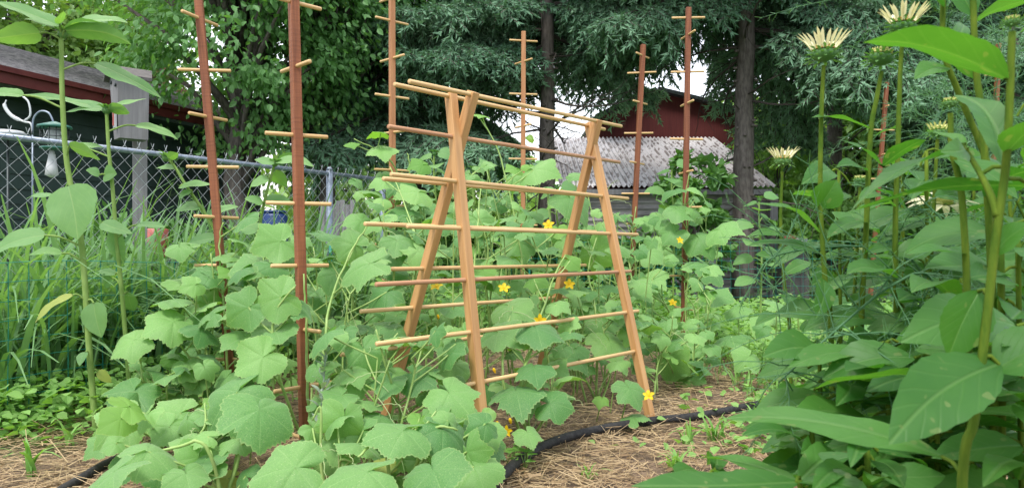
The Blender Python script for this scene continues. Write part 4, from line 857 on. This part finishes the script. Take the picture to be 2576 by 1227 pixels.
cucumber('cucumber vine around the tan stake behind the trellis', gv(1315, 5.8),
    [[(1310, 760, 5.8), (1318, 620, 5.85), (1325, 480, 5.8)]], [(1290, 590, 80, 300, 5.6), (1345, 600, 80, 330, 5.6)],
    [((1190, 1460), (540, 800), (5.3, 6.2), 42, (.12, .18))], seed=9)
cucumber('cucumber vine at the leaning stake right of the trellis', gv(1590, 5.85),
    [[(1590, 760, 5.85), (1585, 640, 5.9), (1600, 520, 5.9)]], [(1640, 555, 80, 320, 5.7), (1560, 620, 90, 320, 5.6), (1650, 620, 90, 330, 5.4)],
    [((1480, 1680), (530, 800), (5.3, 6.1), 34, (.12, .18))], seed=10)
cucumber('cucumber vine twining the red stake in front of the shed', gv(1735, 5.05),
    [[(1725, 780, 5.1), (1735, 640, 5.1), (1722, 520, 5.15), (1735, 430, 5.15)], [(1690, 800, 4.6), (1640, 700, 4.6)], [(1700, 900, 4.3), (1650, 920, 4.1)]],
    [(1712, 530, 85, 330, 5.0), (1765, 605, 100, 300, 5.0), (1822, 576, 105, 335, 4.8), (1785, 675, 115, 320, 4.8), (1690, 590, 80, 210, 5.0), (1720, 850, 90, 320, 4.3), (1690, 910, 118, 330, 4.1), (1735, 945, 88, 330, 4.1), (1640, 705, 95, 320, 4.6), (1830, 850, 105, 200, 4.3), (1800, 740, 100, 330, 4.5), (1660, 860, 100, 250, 4.2), (1640, 640, 80, 320, 4.8), (1760, 480, 60, 320, 5.0), (1690, 480, 70, 200, 5.1)],
    [((1600, 1810), (640, 950), (4.1, 5.0), 30, (.10, .16)), ((1630, 1800), (800, 960), (3.85, 4.4), 12, (.10, .15)), ((1640, 1800), (480, 700), (5.0, 5.3), 14, (.10, .15))], [(1692, 762, 24, 4.8), (1710, 605, 26, 5.0)], seed=11)
cucumber('cucumber plant low behind the coneflower stalks at the right', gv(2020, 4.2),
    [[(2000, 760, 4.2), (1960, 740, 4.2)], [(2100, 740, 4.2)]], [(1985, 770, 110, 250, 4.0), (2060, 800, 100, 320, 4.0), (2150, 760, 110, 320, 4.2), (1920, 800, 90, 220, 4.2), (1880, 900, 90, 220, 3.9), (1850, 780, 80, 220, 4.6)], [((1880, 2260), (740, 960), (3.6, 4.8), 22, (.10, .17))], seed=12)

# ------------------------------------------------------------------ sunflowers
def sunflower(label, stem, leaves, Y, r0, bud=None, seed=0):
    pts = [P(x, y, Y) for x, y in stem]; b = pts[0].copy()
    if b.z > 0: b = Vector((pts[0].x + (pts[0].x - pts[1].x) * .3, Y, 0)); pts = [b] + pts
    t = thing('sunflower_plant', label, 'sunflower', (b.x, b.y, 0), 'sunflower plants not yet in bloom'); q = smooth_pts(pts, 6)
    mb = MB(); mb.tube(q, [lerp(r0 * 1.2, r0 * .8, i / len(q)) for i in range(len(q))], 8); rg = random.Random(seed)
    for lf in leaves:
        (bx, by), (tx, ty), w_ = lf[:3]; fl = lf[3] if len(lf) > 3 else ''; dY = lf[4] if len(lf) > 4 else rg.uniform(-.12, .12)
        b_, t_ = P(bx, by, Y + dY * .4), P(tx, ty, Y + dY); at = min(q, key=lambda v: (v - b_).length + max(0, v.z - b_.z) * 1.2 + .6 * max(0, .05 - (b_.z - v.z)))
        mb.tube(smooth_pts([at, lerp(at, b_, .6) + up * .012, b_], 4), [.0042] * 9, 6, cap=False)
        nrm = Vector((0, -1, .25)) if 'f' in fl else Vector((rg.gauss(0, .15), -.55, .8)) if 'u' not in fl else Vector((0, .75, .75))
        o = blade(t, b_, t_, w_ / F * Y, M['yellow_leaf'] if 'Y' in fl else M['sunleaf'], nrm, 'sun', arch=rg.uniform(.02, .10) if 'f' not in fl else .04, fold=rg.uniform(.05, .3), wave=.025)
    mb.build('stem', M['sunstem'], t)
    if bud:
        c = P(bud[0], bud[1], Y); mb = MB(); r = .02
        mb.tube([c - up * .02, c - up * .008, c + up * .008, c + up * .016], [r * .5, r, r * .8, .002], 10)
        for k in range(14):
            a = k * 2.4; d = Vector((math.cos(a), math.sin(a), .7)).normalized(); V, Fc, A = blade_data(.045, .016, 'cone', .15, .1, 0, k, 4); Mx = frame(c + d * r * .5 - up * .01, d, Vector((-d.x, -d.y, .8))); mb.add([Mx @ v for v in V], Fc, 0, A)
        mb.build('bud', M['bract'], t)
sunflower('tallest sunflower plant at the far left with a bare upper stem', [(242, 1085), (226, 900), (206, 620), (180, 480), (165, 380), (157, 250), (154, 100)],
    [((165, 78), (330, 112), 60, 'u'), ((165, 72), (322, 58), 56), ((150, 66), (-12, 4), 60), ((152, 72), (62, 48), 30), ((100, 84), (-25, 100), 60, 'u'), ((150, 60), (160, 30), 26), ((240, 160), (405, 246), 58), ((58, 240), (-30, 232), 52),
     ((172, 468), (196, 602), 122, 'f', -.1), ((175, 368), (252, 402), 42, 'u'), ((112, 592), (-30, 645), 74), ((155, 637), (72, 642), 34), ((182, 742), (88, 812), 36, 'Y'), ((236, 762), (256, 848), 64, 'f'), ((245, 934), (280, 962), 30, 'Y'), ((128, 492), (65, 500), 26), ((215, 885), (200, 920), 24, 'f')], 3.05, .0115, (158, 84), 1)
sunflower('shorter sunflower plant beside the tallest one at the left', [(322, 925), (305, 720), (293, 600), (283, 470), (274, 380), (268, 282)],
    [((266, 274), (62, 238), 38), ((262, 276), (163, 284), 42), ((272, 272), (368, 249), 28), ((274, 276), (326, 284), 36, 'u'), ((342, 316), (448, 352), 40), ((250, 440), (216, 428), 46), ((262, 440), (294, 438), 44, 'f'), ((288, 580), (312, 662), 44, 'f'), ((345, 565), (416, 572), 30), ((256, 560), (334, 588), 38), ((322, 735), (336, 782), 44, 'f'), ((282, 700), (262, 722), 32, 'f'), ((290, 690), (248, 680), 26), ((186, 372), (262, 372), 34)], 3.4, .0095, (268, 276), 2)
sunflower('young sunflower plant behind the left red stake', [(560, 640), (520, 545), (470, 470), (440, 420), (418, 396)],
    [((418, 392), (398, 378), 24), ((425, 400), (448, 385), 24, 'u'), ((452, 470), (532, 464), 36), ((505, 520), (440, 530), 46), ((520, 545), (600, 520), 50), ((440, 425), (390, 425), 24), ((480, 480), (450, 500), 30), ((540, 600), (470, 615), 50)], 3.7, .008, (417, 396), 3)
sunflower('young sunflower plant behind the nearest red stake', [(640, 690), (655, 560), (672, 480), (690, 415)],
    [((690, 408), (640, 402), 40), ((695, 408), (790, 420), 44), ((700, 405), (760, 388), 30, 'u'), ((675, 450), (630, 470), 44), ((680, 440), (722, 470), 44, 'u'), ((660, 510), (615, 500), 44), ((668, 500), (740, 515), 50), ((650, 580), (600, 570), 50)], 4.0, .0085, (691, 410), 4)
for k, (px, py, Y, lab) in enumerate([(1092, 385, 5.6, 'young sunflower seen through the left of the trellis'), (1190, 425, 5.8, 'young sunflower seen behind the front trellis leg'), (1255, 470, 5.9, 'young sunflower low behind the middle of the trellis'), (1690, 420, 6.6, 'young sunflower left of the stake before the shed'), (1910, 500, 6.0, 'young sunflower beside the small pale coneflower'), (1400, 470, 6.4, 'young sunflower right of the bare spruce trunk')]):
    rg = random.Random(k); lv = []
    for j in range(13):
        y = py + j * 17; a = j * 2.4; L = 50 + 22 * min(j, 4) / 4; dx = math.cos(a) * L; lv.append(((px + dx * .25, y - 4), (px + dx, y + rg.uniform(-8, 18)), 40 + rg.uniform(0, 16), '', math.sin(a) * .2))
    sunflower(lab, [(px + 4, py + 260), (px + 6, py + 140), (px, py + 60), (px, py)], lv, Y, .008, (px, py), 10 + k)

# ------------------------------------------------------------------ coneflowers
def cone_head(t, c, ax, wid, petals, kind, seed):
    rg = random.Random(seed); wid = wid * (1.55 if not petals else 1.25 if kind == 'open' else 1.1); x = ax.cross(Vector((0, 1, .1))).normalized(); y = ax.cross(x); r = wid / 2
    hd = MB(); q = []
    for s, rr in ((-.45, .16), (-.2, .7), (.1, .95), (.3, .8), (.42, .3), (.44, .02)): q.append((c + ax * s * r * .62, max(rr, .02) * r * .62))
    hd.tube([p for p, _ in q], [w for _, w in q], 14)
    for k in range(46):
        a = k * 2.4; f = k / 46; s = lerp(-.35, .30, f); d = (x * math.cos(a) + y * math.sin(a)); b_ = c + ax * s * r * .62 + d * r * .52 * (1 - .25 * f)
        V, Fc, A = blade_data(r * .42, r * .15, 'lance', .1, .2, 0, k, 3); Mx = frame(b_, (d * 1.0 + ax * lerp(-.55, .75, f)), ax); hd.add([Mx @ v for v in V], Fc, 0, A)
    h_ = hd.build('flower_head', M['bract'], t)
    ds = MB(); ds.tube([c + ax * r * .25, c + ax * r * .34, c + ax * r * .40], [r * .5, r * .42, r * .05], 14)
    for k in range(60):
        a = k * 2.4; rr = r * .46 * math.sqrt(k / 60); p = c + ax * (r * .36) + (x * math.cos(a) + y * math.sin(a)) * rr; ds.tube([p, p + ax * r * .12], [r * .04, r * .012], 4)
    ds.build('disc', M['disc'] if kind == 'open' else M['ray_green'], h_)
    ps = MB()
    for k in range(petals):
        a = 2 * math.pi * k / petals + rg.uniform(-.08, .08); d = x * math.cos(a) + y * math.sin(a); L = {'open': .95, 'short': .62, 'droop': 1.35}[kind] * r * rg.uniform(.88, 1.08)
        lift = {'open': 1.15, 'short': 1.5, 'droop': -.05}[kind] + rg.uniform(-.15, .15); b_ = c + ax * r * .22 + d * r * .5
        V, Fc, A = blade_data(L, r * .155 if kind != 'droop' else r * .34, 'lance', .05 if kind != 'droop' else .12, .25, .0, k, 6); Mx = frame(b_, d + ax * lift, ax - d * .8)
        n0 = len(V); A['tint'] = [rg.random()] * n0; ps.add([Mx @ v for v in V], Fc, 0, A)
    ps.build('petals', M['ray'] if kind != 'short' else M['ray_green'], h_) if petals else None
def coneflower(label, stem, Y, head=None, leaves=(), r0=.0045, seed=0, extra=(), name='coneflower', cat='coneflower'):
    pts = [P(x, y, Y if len(a) == 0 else a[0]) for x, y, *a in stem]; b = Vector((pts[0].x, pts[0].y, 0))
    if pts[0].z > .03: pts = [b] + pts
    t = thing(name, label, cat, (b.x, b.y, 0), 'coneflower stalks at the right'); q = smooth_pts(pts, 6); rg = random.Random(seed)
    mb = MB(); mb.tube(q, [lerp(r0 * 1.15, r0 * .75, i / len(q)) for i in range(len(q))], 8); sp = list(q)
    for e in extra: e_ = smooth_pts([P(*p) for p in e], 6); mb.tube(e_, [lerp(r0 * .9, r0 * .45, i / len(e_)) for i in range(len(e_))], 7); sp += e_
    for lf in leaves:
        b_, t_, w_ = P(*lf[0]), P(*lf[1]), lf[2]; fl = lf[3] if len(lf) > 3 else ''; at = min(sp, key=lambda v: (v - b_).length); Yb = (b_.y + t_.y) / 2
        if (at - b_).length < .15: mb.tube([at, lerp(at, b_, .5) + up * .004, b_], [r0 * .5] * 3, 6, cap=False)
        nrm = {'f': Vector((.1, -1, .3)), 'u': Vector((0, .35, 1)), 'd': Vector((0, -.25, 1)), 'e': Vector((0, .05, 1))}.get(fl[:1], Vector((rg.gauss(0, .3), -.5 + rg.gauss(0, .25), .8)))
        blade(t, b_, t_, w_ / F * Yb, M['coneleaf'], nrm, 'cone', arch=rg.uniform(.03, .12), fold=rg.uniform(.1, .35), wave=.022, nu=16)
    mb.build('stem', M['conestem'], t)
    if head:
        (hx, hy), wpx, petals, kind = head[:4]; c = P(hx, hy, pts[-1].y); ax = (q[-1] - q[-3]).normalized() * .6 + up * .6 + Vector(head[4] if len(head) > 4 else (0, .0, 0)); cone_head(t, c, ax.normalized(), wpx / F * pts[-1].y, petals, kind, seed)
    return t
coneflower('pale cream coneflower facing up on a tall bare stalk', [(2092, 900), (2075, 700), (2064, 500), (2066, 300), (2072, 165)], 1.22, ((2073, 140), 92, 26, 'open', (-.03, .02, 0)),
    [((2062, 585, 1.22), (1893, 512, 1.15), 44), ((2058, 520, 1.22), (2104, 452, 1.2), 78, 'f'), ((2065, 640, 1.22), (1880, 618, 1.2), 40), ((2070, 700, 1.22), (2052, 800, 1.15), 54, 'f'), ((2076, 740, 1.22), (2170, 700, 1.3), 50), ((2062, 520, 1.24), (2150, 500, 1.3), 46)], .0045, 1)
coneflower('small pale coneflower on the leftmost stalk', [(1988, 870), (1972, 700), (1964, 560), (1968, 432)], 1.9, ((1969, 408), 60, 24, 'open', (0, -.05, 0)),
    [((1966, 660, 1.9), (1900, 640, 1.85), 30), ((1975, 740, 1.9), (2010, 800, 1.8), 50, 'f'), ((1968, 590, 1.9), (1880, 595, 1.9), 26), ((1978, 800, 1.9), (1900, 820, 1.8), 44), ((1972, 690, 1.9), (2040, 660, 2.0), 34)], .0048, 2)
coneflower('green spiky coneflower head without petals', [(2165, 900), (2178, 600), (2190, 340), (2205, 250), (2218, 180)], 1.25, ((2216, 150), 72, 0, 'short', (.05, 0, 0)),
    [((2188, 325, 1.25), (2042, 296, 1.2), 44), ((2195, 345, 1.25), (2270, 320, 1.3), 30, 'u'), ((2180, 560, 1.25), (2080, 600, 1.2), 56), ((2176, 640, 1.25), (2250, 600, 1.2), 50), ((2180, 430, 1.25), (2105, 420, 1.2), 44)], .0048, 3)
coneflower('cream coneflower half hidden behind a broad leaf at the top right', [(2256, 950), (2252, 600), (2258, 400), (2264, 200), (2270, 95)], 1.2, ((2271, 72), 90, 26, 'open', (.02, 0, 0)),
    [((2216, 415, 1.15), (2112, 352, 1.12), 50), ((2222, 418, 1.12), (2330, 352, 1.05), 56), ((2250, 520, 1.2), (2160, 500, 1.1), 50), ((2255, 700, 1.2), (2130, 690, 1.05), 70), ((2255, 640, 1.2), (2350, 620, 1.2), 60)], .0045, 4)
coneflower('closed green coneflower bud at the top right edge', [(2418, 1300), (2452, 1050), (2480, 820), (2505, 600), (2530, 420), (2540, 250), (2546, 80)], .72, ((2546, 58), 44, 0, 'short'),
    [((2530, 200, .72), (2172, 108, .70), 172, 'e'), ((2512, 915, .72), (2236, 1116, .66), 172), ((2370, 1148, .76), (1822, 1052, .86), 104), ((2500, 980, .78), (2050, 978, .95), 90, 'u'), ((2462, 732, .74), (2385, 898, .74), 128, 'f'), ((2532, 385, .72), (2640, 300, .66), 110, 'e'), ((2505, 930, .72), (2680, 850, .7), 150), ((2545, 110, .73), (2650, 60, .75), 80, 'u'), ((2528, 420, .74), (2400, 240, .9), 70, 'u'), ((2432, 382, .77), (2140, 532, .74), 80), ((2424, 370, .78), (2366, 382, .72), 64, 'f'), ((2428, 372, .78), (2330, 330, .84), 50), ((2600, 470, .74), (2150, 528, .82), 66, 'u'), ((2500, 640, .73), (2600, 560, .7), 70)], .0044, 5,
    [[(2509, 545, .72), (2492, 490, .73), (2462, 430, .75), (2434, 384, .77), (2424, 368, .78)]])
coneflower('closed coneflower bud in front of the asparagus fern', [(2440, 1200), (2435, 800), (2420, 500), (2395, 380), (2391, 285)], .95, ((2390, 262), 42, 0, 'short'),
    [((2400, 400, .95), (2560, 500, .9), 90), ((2430, 700, .95), (2560, 720, 1.0), 80), ((2432, 640, .95), (2280, 640, .95), 70), ((2440, 900, .95), (2300, 880, 1.0), 80)], .0046, 6)
coneflower('short yellow petalled coneflower low among the leaves', [(2330, 900), (2345, 600), (2358, 350)], 1.45, ((2360, 335), 66, 16, 'short'), [((2345, 560, 1.45), (2250, 590, 1.4), 50), ((2350, 600, 1.45), (2430, 560, 1.4), 50), ((2348, 480, 1.45), (2430, 450, 1.5), 44)], .0045, 7)
coneflower('open pale yellow coneflower drooping among dark leaves', [(2360, 950), (2368, 700), (2372, 535)], 1.5, ((2372, 520), 84, 16, 'droop', (-.1, -.5, .2)), [((2366, 640, 1.5), (2460, 620, 1.5), 60), ((2364, 680, 1.5), (2270, 700, 1.45), 60)], .0045, 8)
coneflower('tiny yellow coneflower beside the slim red stake', [(2150, 950), (2158, 750), (2160, 650)], 2.0, ((2161, 634), 38, 16, 'short'), [((2156, 760, 2.0), (2080, 770, 1.9), 50), ((2156, 720, 2.0), (2230, 700, 2.0), 50)], .0045, 9)
coneflower('small green coneflower bud below the spiky head', [(2140, 930), (2155, 650), (2163, 470)], 1.7, ((2163, 455), 36, 0, 'short'), [((2160, 560, 1.7), (2100, 570, 1.6), 40), ((2162, 540, 1.7), (2230, 540, 1.7), 44), ((2155, 640, 1.7), (2060, 650, 1.65), 44)], .0045, 10)
coneflower('thick coneflower stalk running off the top of the picture', [(2500, 1000), (2490, 600), (2470, 300), (2455, 170), (2448, 0), (2445, -120)], .98, None, [((2460, 200, .98), (2350, 130, 1.0), 60, 'u'), ((2450, 40, .98), (2400, -60, 1.0), 60), ((2452, 50, .98), (2600, 0, 1.0), 90, 'u'), ((2480, 500, .98), (2590, 430, .9), 90), ((2475, 420, .98), (2350, 400, 1.0), 70)], .0048, 11)
coneflower('bent coneflower stalk left of the thick one at the top right', [(2520, 900), (2510, 520), (2480, 400), (2410, 230), (2375, 130), (2372, 0), (2372, -100)], 1.02, None, [((2375, 130, 1.02), (2420, 60, 1.1), 44, 'f'), ((2372, 20, 1.02), (2300, -40, 1.0), 50), ((2385, 170, 1.02), (2300, 200, 1.0), 60)], .0045, 12)
coneflower('short coneflower shoot with broad dark leaves along the bottom edge', [(2040, 1420), (2025, 1300), (2010, 1205)], .82, None, [((2004, 1212, .82), (1588, 1222, .78), 118), ((2006, 1215, .82), (1745, 1150, .95), 84), ((2012, 1210, .82), (2190, 1240, .75), 96), ((2010, 1206, .82), (2110, 1140, .95), 80)], .0042, 40)
# low leafy coneflower clump filling the right foreground
rg = random.Random(77); G3 = 'coneflower stalks at the right'
for k, (px, Y, top, lab) in enumerate([(2480, 1.35, 640, 'dark leafy coneflower shoot behind the forked stem'), (2230, 1.05, 860, 'broad leafy coneflower shoot above the long low leaf'), (2060, 1.25, 860, 'leafy coneflower shoot at the left edge of the clump'), (2350, 1.0, 900, 'leafy coneflower shoot behind the broadest leaf'), (2110, 1.55, 430, 'leafy coneflower shoot between the two left cream flowers'), (2270, 1.7, 440, 'leafy coneflower shoot just left of the slim red stake'), (2330, 1.4, 380, 'leafy coneflower shoot under the short yellow flower'), (2590, 1.3, 250, 'tall leafy coneflower shoot cut by the right edge'), (1800, .92, 1185, 'lowest coneflower shoot at the bottom edge right of the hose'), (2040, 1.0, 1060, 'low leafy coneflower shoot beside the end of the hose'), (2120, 1.1, 900, 'leafy coneflower shoot below the spiky head'), (2260, 1.25, 760, 'leafy coneflower shoot below the half hidden flower'), (2420, 1.15, 700, 'leafy shaded coneflower shoot behind the nearest stem'), (2560, 1.05, 560, 'leafy coneflower shoot at the right edge'), (2540, 1.5, 420, 'taller leafy coneflower shoot behind the right edge leaves'), (2330, 1.6, 600, 'dark leafy coneflower shoot in the middle of the clump'), (2620, .85, 820, 'broad leaved coneflower shoot in the bottom right corner'), (2180, .85, 1120, 'low coneflower shoot at the bottom right below the long leaf'), (2450, 1.9, 480, 'distant leafy coneflower shoot deep in the clump')]):
    lv = []; nlv = 22
    for j in range(nlv):
        y = top + j * (1500 - top) / nlv * .75; a = j * 2.4 + k; ll = rg.uniform(.12, .175) / Y * F * (.55 if top > 1100 else .62 if px < 2100 and top > 800 else 1); dx = math.cos(a) * ll; dY = math.sin(a) * .14
        lv.append(((px + dx * .18, y, Y), (px + dx, y + rg.uniform(-20, 70), Y + dY), ll * rg.uniform(.33, .44)))
    coneflower(lab, [(px + 20, 1500), (px + 10, 1200 if top < 1100 else 1300), (px, top)], Y, None, lv, .0045, 100 + k)

# ------------------------------------------------------------------ asparagus ferns
def asparagus(label, stems, n, seed, spread=.12):
    rn = np.random.default_rng(seed); rg = random.Random(seed); b = P(*stems[0][0]); base = Vector((b.x, b.y, 0)); t = thing('asparagus_fern', label, 'asparagus', tuple(base), 'feathery asparagus plants'); mb = MB(); C = []; Y_ = []
    for s in stems:
        q = smooth_pts([Vector((P(*s[0]).x, P(*s[0]).y, 0))] + [P(*p) for p in s], 8); mb.tube(q, [lerp(.0035, .0012, i / len(q)) for i in range(len(q))], 5)
        for _ in range(34):
            i = rg.randrange(len(q) // 3, len(q)); p = q[i]; d = (rvec(rg) * Vector((1, .8, .6)) + up * .25).normalized(); L = rg.uniform(.5, 1.3) * spread * 2; pp = [p]; dd = d.copy()
            for _k in range(8): dd = (dd + rvec(rg, .13) - up * .07).normalized(); pp.append(pp[-1] + dd * L / 8)
            mb.tube(pp, [.0013 - .0001 * i for i in range(9)], 3, cap=False)
            for _k in range(n):
                f = rg.random() * 7.99; i = int(f); C.append(lerp(pp[i], pp[i + 1], f - i)); Y_.append((pp[i + 1] - pp[i]).normalized() * .8 + rvec(rg, .6))
    mb.build('stem', M['fern'], t); m_ = len(C)
    V, Fc = scatter(TQ, TQF, np.array([tuple(v) for v in C]), np.array([tuple(v) for v in Y_]), unit(m_), rn.uniform(.012, .028, m_), rn.uniform(.0007, .0011, m_))
    link('foliage', mesh_from('foliage', V, Fc, M['fern'], None, {'tint': tint_of(m_, 4)}, False), t)
asparagus('feathery asparagus fern filling the top right behind the coneflower buds', [[(2500, 800, 1.7), (2480, 500, 1.7), (2420, 200, 1.65), (2360, 20, 1.6), (2320, -60, 1.6)], [(2540, 800, 1.8), (2560, 500, 1.8), (2540, 250, 1.8), (2500, 60, 1.8)], [(2460, 800, 1.9), (2420, 480, 1.9), (2360, 330, 1.9), (2300, 280, 1.9)], [(2600, 700, 1.8), (2600, 350, 1.7), (2520, 300, 1.7), (2440, 330, 1.6)]], 60, 501, .15)
asparagus('arching asparagus fern trailing low over the path', [[(2360, 900, 1.25), (2340, 700, 1.2), (2240, 720, 1.15), (2080, 850, 1.1), (1960, 960, 1.1)], [(2330, 900, 1.2), (2330, 760, 1.2), (2200, 900, 1.15), (2060, 1040, 1.1)], [(2370, 900, 1.4), (2300, 660, 1.4), (2160, 620, 1.35), (1960, 640, 1.3), (1900, 700, 1.3)], [(2350, 900, 1.3), (2400, 620, 1.3), (2300, 480, 1.3)]], 20, 502, .10)

# ------------------------------------------------------------------ small weeds between the cucumbers
t = thing('silvery_weed', 'slim silvery grey weed beside the nearest stake', 'weed', tuple(up_(P(812, 0, 2.4), 0)), None); mb = MB(); Y = 2.4
q = smooth_pts([up_(P(812, 0, Y), 0), P(808, 1050, Y), P(815, 950, Y), P(820, 880, Y)], 6); mb.tube(q, [.004 - .0001 * i for i in range(len(q))], 6); mb.build('stem', M['silver'], t)
rg = random.Random(8)
for j in range(26):
    c = q[min(len(q) - 1, 5 + int(j * (len(q) - 5) / 26))]; a = j * 2.4; d = Vector((math.cos(a), math.sin(a), .7)); L = lerp(.07, .03, j / 26); blade(t, c, c + d.normalized() * L, L * .32, M['silver'], Vector((-d.x, -d.y, 1)), 'lance', nu=5)
for k, (px, py, lab) in enumerate([(1275, 1165, 'little clover sprig beside the lower end of the hose'), (1320, 1185, 'little clover sprig right of the lower hose end')]):
    c = G(px, py); t = thing('clover_sprig', lab, 'weed', tuple(c)); mb = MB()
    for j in range(9):
        d = Vector((rg.gauss(0, .5), rg.gauss(-.1, .5), 1)).normalized(); e = c + d * rg.uniform(.05, .09); mb.tube([c, lerp(c, e, .5) + rvec(rg, .004), e], .0012, 4)
        for m_ in range(3):
            a = m_ * 2.09 + j; dd = Vector((math.cos(a), math.sin(a), .1)); blade(t, e, e + dd * .022, .02, M['cuke_young'], up, 'sun', nu=4, arch=.02)
    mb.build('stem', M['stem'], t)
